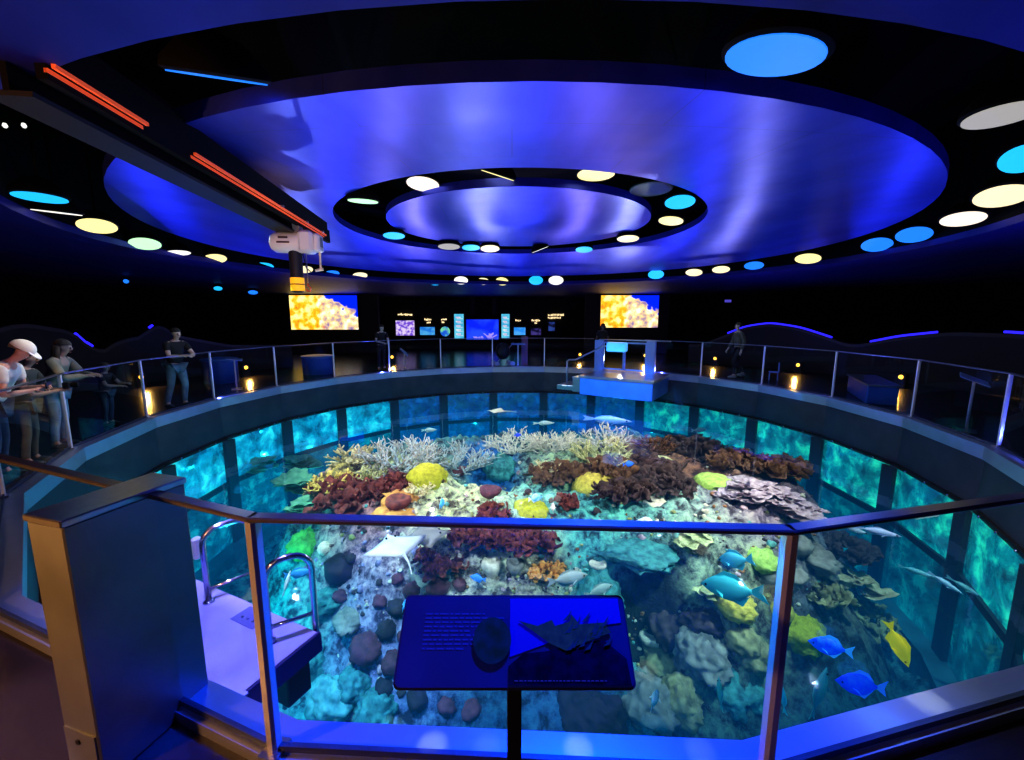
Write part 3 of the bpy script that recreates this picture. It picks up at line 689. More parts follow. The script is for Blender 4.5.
leaf(625, 496, 60, 14, DBR, 'dark coral strip between the yellow oval and the sand', 6, 60, .12, .12)
leaf(690, 455, 66, 22, DBR, 'dark maroon ruffled coral at the back right of the ridge', 7, 80, .18, .2)
leaf(672, 492, 40, 16, DBR, 'dark coral clump left of the light green table coral', 8, 40, .13, .14)
leaf(740, 468, 60, 14, BRN, 'reddish brown plate coral near the right tank windows', 9, 50, .18, .12)
leaf(782, 474, 60, 14, BRN, 'reddish brown plate coral reaching furthest right at the back', 10, 50, .18, .12)
leaf(495, 518, 30, 16, MAR, 'small maroon leafy coral right behind the rail beside the yellow-green lump', 11, 40, .09, .12)
leaf(565, 508, 22, 18, MAR, 'maroon leafy coral to the right of the yellow-green lump', 12, 30, .09, .12)
leaf(480, 540, 56, 22, MAR, 'large maroon leafy coral under the near rail left of centre', 13, 70, .12, .16)
leaf(525, 545, 60, 26, MAR, 'large maroon leafy coral under the near rail near centre', 14, 80, .12, .16)
leaf(445, 572, 36, 22, MAR, 'maroon leafy coral sloping above the left corner of the panel', 15, 40, .11, .14)
leaf(425, 560, 18, 26, MAR, 'narrow maroon coral strip beside the pale ray', 16, 24, .08, .1)
leaf(548, 575, 34, 16, ORA, 'orange-brown coral crust above the panel', 17, 40, .08, .08)
leaf(838, 552, 60, 26, DBR, 'dark ruffled coral above the tan cabbage coral', 18, 60, .13, .16)
leaf(870, 580, 30, 30, DBR, 'dark brown plate coral right of the tan cabbage coral', 19, 30, .13, .14)
leaf(825, 600, 40, 30, OLV, 'olive leafy coral beneath the tan cabbage coral', 20, 50, .1, .14)
leaf(860, 618, 50, 40, OLV, 'shaded brown coral hanging under the tan cabbage coral', 21, 60, .12, .14)
def plates(px, py, wpx, hpx, m, label, seed, nP=14, pr=.35, h=.15, tilt=.3):
    s = mpx(px, py, wpx)/2; p = on_reef(px, py); e = abs(math.sin(math.atan2(CAMZ-p.z, p.y))); sy = min(px2m(p, hpx)/2/max(e,.25), s*1.2)
    return place(plates_mesh(s, sy, h, nP, pr, seed, .18, .07, tilt), 'plate_coral', m, label, 'coral', px, py, .05, 0)
plates(760, 500, 70, 36, PNK, 'pinkish grey layered plate coral on the right of the reef', 1, 46, .19, .14, .25)
plates(795, 512, 40, 20, PNK, 'pink-grey plate coral running under the right near rail', 2, 24, .18, .1, .25)
plates(845, 584, 52, 30, CAB, 'tan ruffled cabbage coral at the right of the near view', 3, 16, .20, .16, .45)
plates(715, 590, 44, 20, GRT, 'pale green plate coral behind the right rail post', 4, 12, .17, .1)
plates(700, 540, 60, 16, GRT, 'green-grey shelf coral just under the rail above the dark cave', 5, 14, .2, .1)
plates(735, 445, 40, 12, GRT, 'pale shelf coral in the teal light near the right windows', 6, 10, .28, .1)
# green plate corals close to the left windows
for k, (x, y, w) in enumerate([(300,470,30),(296,492,30),(305,515,28),(225,470,26),(262,470,22)]):
    pz = on_z(x, y, -1.9); s = px2m(pz, w)/2; q = plates_mesh(s*.5, s*.4, .3, 6, s, 20+k, .2, .06, .15)
    o = q.build('plate_coral', cm('coral_seagreen', (.20,.62,.40), (.06,.30,.2), 6), None, 'all'); o.location = pz
    tag(o, ['green stacked plate coral near the left windows, uppermost of three', 'green stacked plate coral near the left windows, middle of three', 'green stacked plate coral near the left windows, lowest of three', 'green plate coral in the second window from the gate pillar', 'green plate coral low in the third window from the pillar'][k], 'coral')
# disc corals and dark lumps
def disc(px, py, wpx, m, label, h=.35, lift=.03, group=None):
    s = mpx(px, py, wpx)/2; return place(disc_mesh(s, s*h*2, px*.1), 'mushroom_coral', m, label, 'coral', px, py, lift, None, group)
disc(398, 507, 26, MAR, 'brown round mushroom coral ringed by orange crust')
disc(490, 496, 22, PLUM, 'dark round mushroom coral on pale sand at reef centre')
disc(393, 475, 14, PLUM, 'dark round coral at the foot of the wide fan')
disc(460, 474, 16, MAR, 'dark red disc coral right of the yellow-green brain coral')
disc(492, 573, 20, CREAM, 'cream white stone among maroon corals above the panel', .7)
disc(515, 572, 18, GREY, 'grey-tan pebble right of the cream stone', .6)
disc(652, 643, 26, CREAM, 'pale tan shell-like stone right of the panel', .4)
disc(598, 568, 18, CREAM, 'pale flat disc stone in the teal cave entrance', .3)
disc(560, 640, 22, CREAM, 'pale stone hidden behind the panel edge', .4)
LG = 'dark lumps on the purple sand'
for k, (x, y, w) in enumerate([(340,572,34),(340,598,16),(380,603,16),(398,610,22),(408,640,22),(366,652,36),(386,632,22),(392,665,26),(412,592,20),(352,560,14),(438,590,24),(460,585,16),(418,700,26),(446,708,20),(472,712,22),(384,690,22),(398,580,14),(430,560,12)]):
    s = mpx(x, y, w)/2
    place(boulder_mesh(s, s*.85, s*.75, k+30, .22, 1.8, 18, 12), 'coral_lump', PLUM if k % 3 else BLK, f'dark rounded coral lump on purplish sand left of the panel, {ORD[k] if k < 16 else ["seventeenth","eighteenth"][k-16]} of the scatter' if False else f'dark rounded coral lump, {["largest one below the hoop rail","small one under the largest","small one midway to the panel","beside the panel top left corner","touching the panel left edge","widest one low on the slope","above the widest low one","just below the widest low one","near the maroon strip","highest, by the hoop rail top","just above the panel left corner","small one above the panel","under the panel near left","under the panel, second along","under the panel next to post","low by the cyan sand","small one high on the sand","tiny one beside the ray"][k]}', 'coral', x, y, s*.2, None, LG)
# rocks
def rock(px, py, wpx, m, label, seed, hr=.6, amp=.3, ry=.8):
    s = mpx(px, py, wpx)/2
    return place(boulder_mesh(s, s*ry, s*hr, seed, amp, 1.6, 44, 28), 'reef_rock', m, label, 'rock', px, py, 0)
for k, (x, y, w, m, lb, hr) in enumerate([
 (628,546,88,TEAL,'long teal rock forming the roof of the dark cave',.20),(598,600,60,TEAL,'teal rock face standing left of the dark cave',.9),(672,628,52,DBR,'dark rough rock below the cave mouth',.6),
 (705,622,40,DBR,'dark brown rock right of the cave mouth',.6),(665,660,56,OLV,'olive green rock sloping down right of the panel',.6),(702,655,60,GREY,'grey green boulder between the panel and right post',.6),
 (645,700,60,GREY,'grey pitted rock low at the right of the panel post',.7),(680,700,50,OLV,'mossy rock low beside the grey pitted one',.7),(730,690,60,TEAL,'dim teal boulder in the shadow by the right post',.6),
 (590,715,70,BLK,'dark boulder under the panel right half',.6),(330,700,50,CYS,'teal rock on the cyan sand below the deck corner',.8),(375,712,46,TEAL,'green teal rock at the foot of the slope by the coping',.8),
 (310,668,40,TEAL,'dark teal slab leaning on the cyan sand',.9),(288,700,46,CYS,'cyan-lit slab nearest the diving deck',.6),(352,690,40,TEAL,'blue shadowed slab in the middle of the cyan sand',.9),(755,655,40,OLV,'olive boulder right beside the right rail post',.7),
 (775,570,50,GREY,'speckled grey rock right of the right rail post',.6),(815,560,44,GREY,'dark speckled rock above the cabbage coral',.5),(330,600,40,TEAL,'blue-grey sloping rock beside the near hoop rail',.6),(350,620,36,GREY,'lavender crusted rock on the left reef slope',.5)]):
    rock(x, y, w, m, lb, k+60, hr)

# loose coral rubble and small growths over the whole bed, too many and too small to count
RUBM = [cm('rubble_cream', (.80,.76,.60)), cm('rubble_pink', (.62,.42,.48)), cm('rubble_olive', (.42,.44,.16)), cm('rubble_dark', (.07,.045,.05)), cm('rubble_violet', (.36,.32,.58)), cm('rubble_teal', (.16,.50,.46)), cm('rubble_rust', (.34,.15,.06))]
mb = MB(); rnd = random.Random(5); cnt = 0
while cnt < 1300:
    px, py = rnd.uniform(290, 900), rnd.uniform(440, 735)
    if py < 520 and abs(px-590) > 300: continue
    if (px > 690 and py > 605) or (px > 430 and py > 672) or (px < 338 and py > 585) or py > 700: continue
    if 590 < px < 720 and 540 < py < 612: continue
    p = on_reef(px, py); s0 = H0(p.x, p.y)[1]
    if s0 > .97 and rnd.random() < .8: continue
    k = rnd.random(); left = px < 440
    mb.cm = (4 if k < .3 else 1 if k < .5 else 3 if k < .75 else 0) if left and py > 540 else (0 if k < .22 else 2 if k < .42 else 3 if k < .68 else 6 if k < .82 else 5 if k < .92 else 1)
    r = rnd.uniform(.012, .05)*(1 if rnd.random() < .9 else 1.7); of = Vector((cnt*.37, cnt*.11, 0))
    mb.ball(p + Vector((0,0,r*.3)), (r, r*rnd.uniform(.6,1.1), r*rnd.uniform(.4,1.0)), rotz(rnd.uniform(0,6)), 7, 5, lambda q: .5*noise.noise(q*1.7+of)); cnt += 1
o = mb.build('coral_rubble', RUBM, None, 'all'); tag(o, 'loose coral rubble and tiny growths strewn over the reef bed', 'rubble', kind='stuff')

# ------------------------------------------------------------------ fish
def fish(kind, px, py, z, lpx, yaw, c1, label, c2=None, hgt=.42, wid=.16, pitch=0, roll=0, es=0):
    p = on_z(px, py, z); Ls = px2m(p, lpx); key = f'{c1}'
    m1 = mat('fish_%s_%d_%d_%d' % (kind, c1[0]*100, c1[1]*100, c1[2]*100), c1, .6, 0, c1 if es else None, es, col2=c2, scale=14)  # es gives the brighter fish a glow of their own
    t = thing(kind, label, 'fish', p); t.rotation_euler = (rad(roll), rad(pitch), yaw)
    prof = [(.50,.02),(.44,.20),(.34,.52),(.18,.86),(.0,1.0),(-.16,.84),(-.28,.5),(-.36,.22),(-.40,.18)]
    mb = MB(); k = 12; vs = []; fs = []
    for x, s in prof:
        for i in range(k):
            a = 2*pi*i/k; vs.append((x*Ls, wid/2*Ls*s*cos(a), hgt/2*Ls*s*sin(a)))
    for i in range(len(prof)-1):
        for j in range(k): l = (j+1) % k; fs.append((i*k+j, i*k+l, (i+1)*k+l, (i+1)*k+j))
    fs.append(tuple(range(k-1,-1,-1))); fs.append(tuple((len(prof)-1)*k+j for j in range(k)))
    mb.add(vs, fs); mb.build('body', m1, t, 'all')
    mf = mat('fin_%s_%d_%d_%d' % (kind, c1[0]*100, c1[1]*100, c1[2]*100), c2 or c1, .6, 0, c2 or c1 if es else None, es)
    def fin(nm, pts):
        q = MB(); q.poly([(x*Ls, -.004*Ls, z_*Ls) for x, z_ in pts], .008*Ls, (0,1,0)); q.build(nm, mf, t)
    h = hgt/2
    fin('tail_fin', [(-.38,.03),(-.62,h*.75),(-.56,0),(-.62,-h*.75),(-.38,-.03)])
    fin('dorsal_fin', [(.2,h*.8),(.0,h*1.32),(-.2,h*1.1),(-.34,h*.4),(-.16,h*.75)])
    fin('anal_fin', [(.0,-h*.95),(-.18,-h*1.25),(-.34,-h*.4),(-.16,-h*.75)])
    for s in (-1, 1):
        q = MB(); q.poly([(.18*Ls, s*wid*.42*Ls, -.02*Ls), (.02*Ls, s*wid*.9*Ls, -.10*Ls), (.06*Ls, s*wid*.45*Ls, -.08*Ls)], .004*Ls, (0,0,1)); q.build('pectoral_fin', mf, t)
        q = MB(); q.ball((.37*Ls, s*wid*.23*Ls, .05*h*2*Ls), .022*Ls, None, 8, 6); q.build('eye', BLACK, t, 'all')
    return t
BL = (.01,.06,.85); CYF = (.10,.65,.85); SIL = (.45,.60,.66); NAV = (.02,.08,.35)
fish('blue_tang', 828, 646, -1.9, 34, 2.7, (.0,.05,.95), 'bright blue fish beside the yellow-green knobbly coral', (.04,.35,.95), .55, .3, es=.5)
fish('blue_tang', 858, 684, -1.9, 40, 2.9, (.0,.02,.90), 'bright blue fish lowest right, just above the coping', (.02,.15,.9), .6, .3, es=.5)
fish('yellow_tang', 899, 646, -1.7, 36, -1.35, (.95,.78,.02), 'single bright yellow fish at the right of the pool', None, .5, .22, pitch=55, es=.25)
fish('parrot_fish', 728, 588, -1.9, 60, 2.2, (.05,.52,.60), 'large turquoise fish by the cave right of the right post', None, .42, .2, pitch=20)
fish('parrot_fish', 733, 560, -1.7, 40, 2.0, (.08,.50,.70), 'turquoise fish just above the large one near the cave', None, .4, .2, pitch=30)
fish('parrot_fish', 655, 698, -2.0, 26, 1.0, (.06,.55,.75), 'blue fish with pale belly low right of the panel post', (.6,.8,.8), .5, .25, pitch=10)
fish('parrot_fish', 820, 690, -2.3, 46, .6, (.03,.38,.44), 'dim teal fish in the deep corner left of the low blue fish', None, .5, .2, pitch=-60)
fish('parrot_fish', 782, 695, -2.0, 26, 1.5, (.03,.6,.65), 'cyan fish partly behind the right rail post', None, .5, .2, pitch=-60)
fish('wrasse', 720, 692, -2.2, 28, 1.6, (.05,.48,.40), 'slim green fish in the dark gap right of the panel', None, .28, .2, pitch=-70)
fish('wrasse', 880, 532, -1.4, 34, -.6, (.38,.50,.78), 'pale lavender fish under the right near rail, upper of two', None, .2, .14)
fish('wrasse', 855, 530, -1.5, 24, -.9, (.30,.45,.55), 'pale fish under the right near rail, lower left of two', None, .2, .14)
fish('wrasse', 947, 584, -1.5, 26, -1.0, (.25,.55,.75), 'slim pale blue fish crossing the right mullion', None, .2, .14, pitch=20)
fish('wrasse', 918, 572, -1.7, 26, -.9, (.10,.42,.50), 'slim teal fish left of the right mullion', None, .2, .14)
fish('wrasse', 966, 588, -1.7, 26, -.9, (.12,.40,.46), 'slim teal fish right of the right mullion', None, .2, .14, pitch=20)
fish('blue_chromis', 536, 498, -1.1, 14, .4, (.05,.40,.95), 'small bright blue fish above the yellow-green lump', (.6,.8,.9), .55, .25, es=.35)
fish('blue_chromis', 645, 522, -1.05, 22, 3.1, (.25,.5,.95), 'blue and white fish just behind the rail right of centre', (.85,.9,.9), .4, .25, es=.25)
fish('blue_chromis', 442, 503, -1.15, 14, 1.4, (.10,.55,.95), 'light blue fish over the pale sand left of centre', None, .6, .25, es=.35)
fish('blue_chromis', 629, 464, -1.08, 12, .3, (.02,.18,.95), 'deep blue fish over the pale green branching table', None, .5, .25, es=.35)
fish('blue_chromis', 518, 435, -1.05, 7, .3, (.02,.08,.95), 'tiny deep blue fish among the white branching thicket', None, .5, .25, es=.25)
fish('blue_chromis', 477, 578, -1.6, 16, 2.8, (.05,.25,.85), 'small blue fish left of the cream stone', None, .5, .25, es=.25)
fish('blue_chromis', 405, 604, -1.8, 14, 1.5, (.08,.50,.95), 'small cyan fish by the panel top left corner', None, .55, .25, es=.35)
fish('blue_chromis', 553, 507, -1.05, 12, 1.5, (.85,.85,.8), 'small white fish right of the yellow-green lump', None, .7, .35)
fish('silver_fish', 570, 578, -1.55, 40, .3, (.40,.48,.46), 'silvery grey fish above the right half of the panel', None, .36, .18)
fish('silver_fish', 600, 590, -1.6, 34, .5, (.30,.48,.46), 'silvery green fish entering the teal cave', None, .36, .18)
fish('silver_fish', 287, 582, -1.7, 22, 1.3, (.55,.75,.70), 'thin pale fish between the hoop rails of the deck', None, .22, .16, pitch=-60)
fish('silver_fish', 285, 706, -2.4, 20, 2.4, (.03,.25,.30), 'small dark fish over the cyan sand by the deck', None, .35, .2, pitch=50)
fish('silver_fish', 300, 573, -1.9, 24, .3, (.05,.35,.75), 'blue fish under the top bar of the near hoop rail', None, .4, .2)
fish('reef_shark', 610, 420, -1.15, 44, -.35, (.50,.66,.72), 'pale slender shark cruising under the far blue platform', None, .16, .14)
fish('silver_fish', 430, 430, -1.1, 14, .2, (.45,.75,.80), 'pale fish in the far blue water left of the white thicket', None, .3, .18)
fish('silver_fish', 545, 423, -1.05, 20, .1, (.50,.80,.85), 'pale fish in the far water below the platform step', None, .2, .16)
fish('silver_fish', 700, 430, -1.2, 16, .2, (.30,.70,.65), 'pale green fish before the window right of the platform', None, .3, .16)

def rayfish(px, py, z, wpx, yaw, m, label, tip=0):
    p = on_z(px, py, z); s = px2m(p, wpx)/2
    t = thing('sting_ray', label, 'ray', p); t.rotation_euler = (rad(tip), 0, yaw)
    outl = [(1.0,0),(.62,.22),(.25,.62),(.0,1.0),(-.22,.85),(-.55,.35),(-.8,.1)]
    full = outl + [(x, -y) for x, y in outl[-1:0:-1]]
    mb = MB(); vs = []; fs = []; k = len(full)
    for f_, zz in ((1.0,0),(.7,.05),(.35,.10),(.02,.12)):
        for x, y in full: vs.append((x*f_*s*.85, y*f_*s, zz*s + .05*s*abs(y)*f_))
    for i in range(3):
        for j in range(k): l = (j+1) % k; fs.append((i*k+j, i*k+l, (i+1)*k+l, (i+1)*k+j))
    fs.append(tuple(range(3*k, 4*k))); fs.append(tuple(range(k-1,-1,-1))); mb.add(vs, fs); mb.build('body', m, t, 'all')
    mb = MB(); mb.tube([(-.62*s,0,.03*s),(-1.1*s,.05*s,.05*s),(-1.7*s,.2*s,.04*s)], [.05*s,.03*s,.008*s], 6); mb.build('tail', m, t)
    for q in (-1, 1):
        mb = MB(); mb.ball((.42*s, q*.14*s, .10*s), .035*s, None, 8, 6); mb.build('eye', BLACK, t, 'all')
rayfish(396, 546, -1.30, 66, 2.2, cm('ray_pale', (.66,.72,.74), (.5,.56,.6), 4, .1), 'pale grey diamond-shaped ray under the near rail left of centre')
rayfish(428, 535, -1.42, 56, .3, cm('ray_grey', (.30,.30,.27), (.2,.2,.19), 4, .1), 'darker grey ray overlapping the pale ray')
rayfish(497, 411, -1.0, 26, 2.9, cm('reflection_cream', (.80,.85,.62), (.6,.66,.5), 4, .1), 'small cream patch standing in for a lamp reflection at the far surface left of the platform')  # ray-shaped mesh standing in for a lamp's reflection on the water

# ------------------------------------------------------------------ diving decks
LAV = mat('deck_lavender', (.42,.40,.85), .45, .1, col2=(.34,.33,.72), scale=3, bump=.1, bscale=60)  # violet light on the deck is put into its base colour
SLT = mat('deck_slot', (.03,.05,.16), .5)
nA = Vector((.42,.908,0)); wA = Vector((.908,-.42,0)); CR = Vector((-1.63,3.22,-.75))
deck = thing('diving_deck', 'lavender lit steel diving deck with two hoop handrails behind the left near rail', 'diving deck', CR - wA*1.05 - nA*.5, atan2(wA.y, wA.x))
dl = lambda u, v, z=0: Vector((u, v, z))   # local: x along w, y along n
mb = MB(); mb.box((0,.14,-.05), (2.1,.70,.10), None, .008); mb.build('deck_plate', LAV, deck)
mb = MB(); mb.box((0,-.32,-.10), (2.1,.2,.06)); mb.build('gutter', SLT, deck)
mb = MB(); mb.box((0,-.46,-.05), (2.1,.08,.10), None, .006); mb.build('rear_curb', LAV, deck)
mb = MB(); mb.box((1.04,.0,-.09), (.03,1.0,.18), None, .004); mb.build('edge_fascia', mat('deck_fascia', (.05,.04,.22), .4, .5), deck)
mb = MB(); mb.box((0,.495,-.10), (2.1,.02,.14)); mb.build('front_fascia', mat('deck_fascia', (.05,.04,.22)), deck)
mb = MB(); mb.box((.9,.3,-.33), (.22,.22,.3), None, .01); mb.build('support_bracket', mat('bracket_dark', (.03,.025,.05), .5), deck)
mb = MB(); mb.box((.35,.36,.003), (.3,.18,.004)); q = mb.build('recessed_hatch', mat('hatch_blue', (.10,.10,.42), .4), deck)
m2 = MB(); 
for k in range(3): m2.lathe([(.012,0),(.012,.004),(.004,.006)], 10, None, (.28+.07*k,.33,.006))
m2.build('bolt', CHROME, q)
mb = MB(); mb.box((-.1,-.02,.002), (.5,.012,.003)); mb.box((.15,-.1,.002), (.012,.17,.003)); mb.build('hatch_seam', SLT, deck)
mb = MB(); mb.box((.95,-.2,.0), (.25,.12,.012)); mb.build('corner_plate', LAV, deck)
HOOP = mat('hoop_steel', (.72,.74,.9), .16, 1)
Mi_ = rotz(-atan2(wA.y, wA.x))
def dloc(px, py, z):
    return Mi_ @ (on_z(px, py, z) - deck.location)
def hoop(p0, p1, h):
    a, b = dloc(*p0, -.75), dloc(*p1, -.75); zz = Vector((0,0,1)); d = (b-a); L_ = d.length; r = min(.15, L_*.45); dn = d/L_
    pts = [a, a+zz*(h-r)] + [a + dn*(r-r*cos(t)) + zz*(h-r+r*sin(t)) for t in [pi/10*k for k in range(1,6)]] + [b - dn*(r-r*sin(t)) + zz*(h-r+r*cos(t)) for t in [pi/10*k for k in range(0,6)]] + [b, b - zz*.12]
    q = MB(); q.tube(pts, .026, 10); o = q.build('hoop_handrail', HOOP, deck, 'all')
    q = MB(); q.tube([a + zz*.13, b + zz*.13], .017, 8); q.build('cross_bar', HOOP, o, 'all')
    q = MB(); q.lathe([(.05,0),(.05,.012),(.03,.02)], 16, None, a); q.build('floor_flange', HOOP, o, 'all')
hoop((270,642), (316,626), .70); hoop((209,602), (257,583), .72)
mb = MB(); mb.box(dloc(197,548,-.68), (.08,.1,.26), None, .02); mb.build('lock_box', LAV, deck)

plat = thing('diving_platform', 'blue lit steel diver entry platform with steps at the far side of the pool', 'platform', (0,0,0))
fr_, fl_ = Vector((4.23,12.46,0)), Vector((2.25,13.78,0)); ax = (fr_-fl_).normalized(); nx_ = Vector((-ax.y, ax.x, 0)); 
if nx_.y < 0: nx_ = -nx_
plat.location = (fr_+fl_)/2 + nx_*1.0; plat.rotation_euler = (0,0,atan2(ax.y, ax.x)); WL = (fr_-fl_).length
PLM = mat('platform_steel', (.10,.28,.75), .36, .45, var=.15, scale=2)  # steel tinted blue to carry part of the blue lighting
mb = MB(); mb.box((0,.0,-.36), (WL,2.0,.56), None, .01); mb.build('box_body', PLM, plat)
mb = MB(); mb.box((0,-.01,-.05), (WL+.06,2.06,.09), None, .01); mb.build('deck_slab', STEEL, plat)
mb = MB(); mb.box((-WL/2-.17,-.35,-.36), (.34,1.0,.50), None, .01); mb.box((-WL/2-.17,-.35,-.12), (.36,1.04,.04), None, .008); mb.build('upper_step', STEEL, plat)
mb = MB(); mb.box((-WL/2-.62,-.35,-.5), (.62,1.0,.16), None, .01); mb.build('lower_step', STEEL, plat)
POSTM = mat('gate_post_blue', (.30,.40,.66), .35, .6)
GX = [ (rotz(-plat.rotation_euler.z) @ (on_y(x_, 370, plat.location.y + y_) - plat.location)).x for x_, y_ in ((594, .95), (650, .25))]
for xx in GX:
    mb = MB(); mb.box((xx,.75,.53), (.30,.16,1.1), None, .01); mb.build('gate_post', POSTM, plat)
mb = MB(); mb.box((0,.75,1.10), (WL+.1,.14,.03)); mb.build('top_rail', STEEL, plat)
GW = (GX[1]-GX[0]-.3)/2
for xx, w_ in ((GX[0]+.15+GW/2, GW-.04),(GX[1]-.15-GW/2, GW-.04)):
    mb = MB(); 
    for q in ((xx,.75,.06),(xx,.75,1.0)): mb.box(q, (w_,.05,.05))
    for q in ((xx-w_/2,.75,.53),(xx+w_/2,.75,.53)): mb.box(q, (.05,.05,.98))
    g_ = mb.build('gate_leaf', POSTM, plat)
    m2 = MB(); m2.box((xx,.75,.53), (w_-.05,.012,.9)); m2.build('glass_pane', GLASS, g_)
mb = MB(); mb.tube([(-WL/2-.62,-.7,-.42),(-WL/2-.62,-.7,.40),(-WL/2-.56,-.68,.45),(-WL/2-.34,-.62,.46),(-WL/2+.42,-.1,.92),(-WL/2+.75,.2,.92),(-WL/2+.78,.25,.85)], .028, 10); mb.build('step_handrail', STEEL, plat, 'all')
pb = on_y(617, 347, 13.6)
o = MB(); o.box((0,0,0), (.62,.3,.30), rotz(atan2(ax.y, ax.x)), .03); ob = o.build('sign_box', mat('box_pale_blue', (.12,.45,.8), .25, 0, (.10,.45,.85), .55, col2=(.2,.6,.75), scale=2), None, loc=pb); tag(ob, 'glowing pale blue box hung on the far gate rail above the platform', 'box')

# ------------------------------------------------------------------ screens
def screen_mat():
    m = bpy.data.materials.new('screen_reef_video'); m.use_nodes = True; nt = m.node_tree; N = nt.nodes; L = nt.links; b = N['Principled BSDF']
    tc = N.new('ShaderNodeTexCoord'); sx = N.new('ShaderNodeSeparateXYZ'); L.new(tc.outputs['Generated'], sx.inputs[0])
    vo = N.new('ShaderNodeTexVoronoi'); vo.inputs['Scale'].default_value = 5; L.new(tc.outputs['Object'], vo.inputs['Vector'])
    nz = N.new('ShaderNodeTexNoise'); nz.inputs['Scale'].default_value = 3.2; nz.inputs['Detail'].default_value = 6; L.new(tc.outputs['Object'], nz.inputs['Vector'])
    r1 = N.new('ShaderNodeValToRGB'); e = r1.color_ramp.elements; e[0].position=.3; e[0].color=(.75,.16,.02,1); e[1].position=.62; e[1].color=(1,.88,.35,1); k = e.new(.45); k.color=(1,.48,.01,1); L.new(nz.outputs['Fac'], r1.inputs['Fac'])
    r2 = N.new('ShaderNodeValToRGB'); e = r2.color_ramp.elements; e[0].position=.32; e[0].color=(.22,.14,.35,1); e[1].position=.65; e[1].color=(1,.9,.75,1); k=e.new(.5); k.color=(.85,.6,.25,1); L.new(nz.outputs['Fac'], r2.inputs['Fac'])
    def math_(op, a, b2):
        q = N.new('ShaderNodeMath'); q.operation = op
        for i, v in enumerate((a, b2)):
            if isinstance(v, (int, float)): q.inputs[i].default_value = v
            else: L.new(v, q.inputs[i])
        return q.outputs[0]
    wob = math_('MULTIPLY', math_('SUBTRACT', nz.outputs['Fac'], .5), .35)
    xx = math_('ADD', sx.outputs['X'], wob)
    f1 = math_('MULTIPLY', math_('SUBTRACT', xx, .40), 14); 
    f1n = N.new('ShaderNodeClamp'); L.new(f1, f1n.inputs[0])
    mixa = N.new('ShaderNodeMix'); mixa.data_type='RGBA'; L.new(f1n.outputs[0], mixa.inputs[0]); L.new(r1.outputs['Color'], mixa.inputs[6]); L.new(r2.outputs['Color'], mixa.inputs[7])
    lim = math_('SUBTRACT', 1.06, math_('MULTIPLY', math_('SUBTRACT', xx, .45), 1.15))
    f2 = math_('MULTIPLY', math_('SUBTRACT', math_('ADD', sx.outputs['Z'], math_('MULTIPLY', wob, .8)), lim), 18)
    gate = math_('MULTIPLY', math_('SUBTRACT', xx, .47), 30)
    c2 = N.new('ShaderNodeClamp'); L.new(f2, c2.inputs[0]); c3 = N.new('ShaderNodeClamp'); L.new(gate, c3.inputs[0])
    ff = math_('MULTIPLY', c2.outputs[0], c3.outputs[0])
    mixb = N.new('ShaderNodeMix'); mixb.data_type='RGBA'; L.new(ff, mixb.inputs[0]); L.new(mixa.outputs[2], mixb.inputs[6]); mixb.inputs[7].default_value = (.0,.02,.85,1)
    L.new(mixb.outputs[2], b.inputs['Emission Color']); b.inputs['Emission Strength'].default_value = 1.25; b.inputs['Base Color'].default_value = (.01,.01,.02,1)
    return m
SCR = screen_mat()
def screen(x0, x1, yt, yb, lb):
    a, c = on_y(x0, yb, 22.4), on_y(x1, yt, 22.4); ce = (a+c)/2; ce.z = (a.z + min(c.z, 3.02))/2; w_, h_ = c.x-a.x, min(c.z, 3.02)-a.z
    t = thing('video_screen', lb, 'screen', ce)
    mb = MB(); mb.box((0,.0,0), (w_+.08,.1,h_+.08)); mb.build('frame', BLACKM, t)
    mb = MB(); mb.box((0,-.055,0), (w_,.02,h_)); mb.build('display', SCR, t)
screen(292, 357, 293.5, 329.5, 'bright video screen showing yellow coral, the one on the left behind the hoist')
screen(600, 659, 293.5, 327.5, 'bright video screen showing yellow coral, the right one above the far platform')

# ------------------------------------------------------------------ far exhibit windows
YE = 25.55
def wx(px, py): return on_y(px, py, YE)
def exhibit(nm, label, cat, x0, x1, yt, yb, m, extra=None):
    a, c = wx(x0, yb), wx(x1, yt); ce = (a+c)/2; w_, h_ = c.x-a.x, c.z-a.z
    t = thing(nm, label, cat, ce)
    mb = MB(); mb.box((0,.293,0), (w_+.12,.4,h_+.12)); mb.build('surround', BLACKM, t)
    mb = MB(); mb.box((0,.04,0), (w_,.03,h_)); mb.build('lit_pane', m, t)
    if extra: extra(t, w_, h_)
    return t
def em2(name, c1, c2, sc, s): 
    m = mat(name, c1, .4, 0, c1, s); nt = m.node_tree; N = nt.nodes; L = nt.links; b = N['Principled BSDF']
    tc = N.new('ShaderNodeTexCoord'); nz = N.new('ShaderNodeTexNoise'); nz.inputs['Scale'].default_value = sc; L.new(tc.outputs['Object'], nz.inputs['Vector'])
    r = N.new('ShaderNodeValToRGB'); r.color_ramp.elements[0].position=.42; r.color_ramp.elements[1].position=.58; r.color_ramp.elements[0].color=(*c1,1); r.color_ramp.elements[1].color=(*c2,1); L.new(nz.outputs['Fac'], r.inputs['Fac']); L.new(r.outputs['Color'], b.inputs['Emission Color'])
    b.inputs['Base Color'].default_value = (.01,.01,.02,1); return m
exhibit('exhibit_tank', 'small square tank with purple and white corals, leftmost on the far wall', 'aquarium', 396, 414, 320.5, 335.5, em2('tank_purple', (.20,.08,.75), (.85,.70,1.0), 6, .8))
exhibit('exhibit_tank', 'small plain blue tank next to the purple one on the far wall', 'aquarium', 420, 434.5, 327, 335, em2('tank_blue', (.02,.22,.75), (.10,.45,.85), 3, .8))
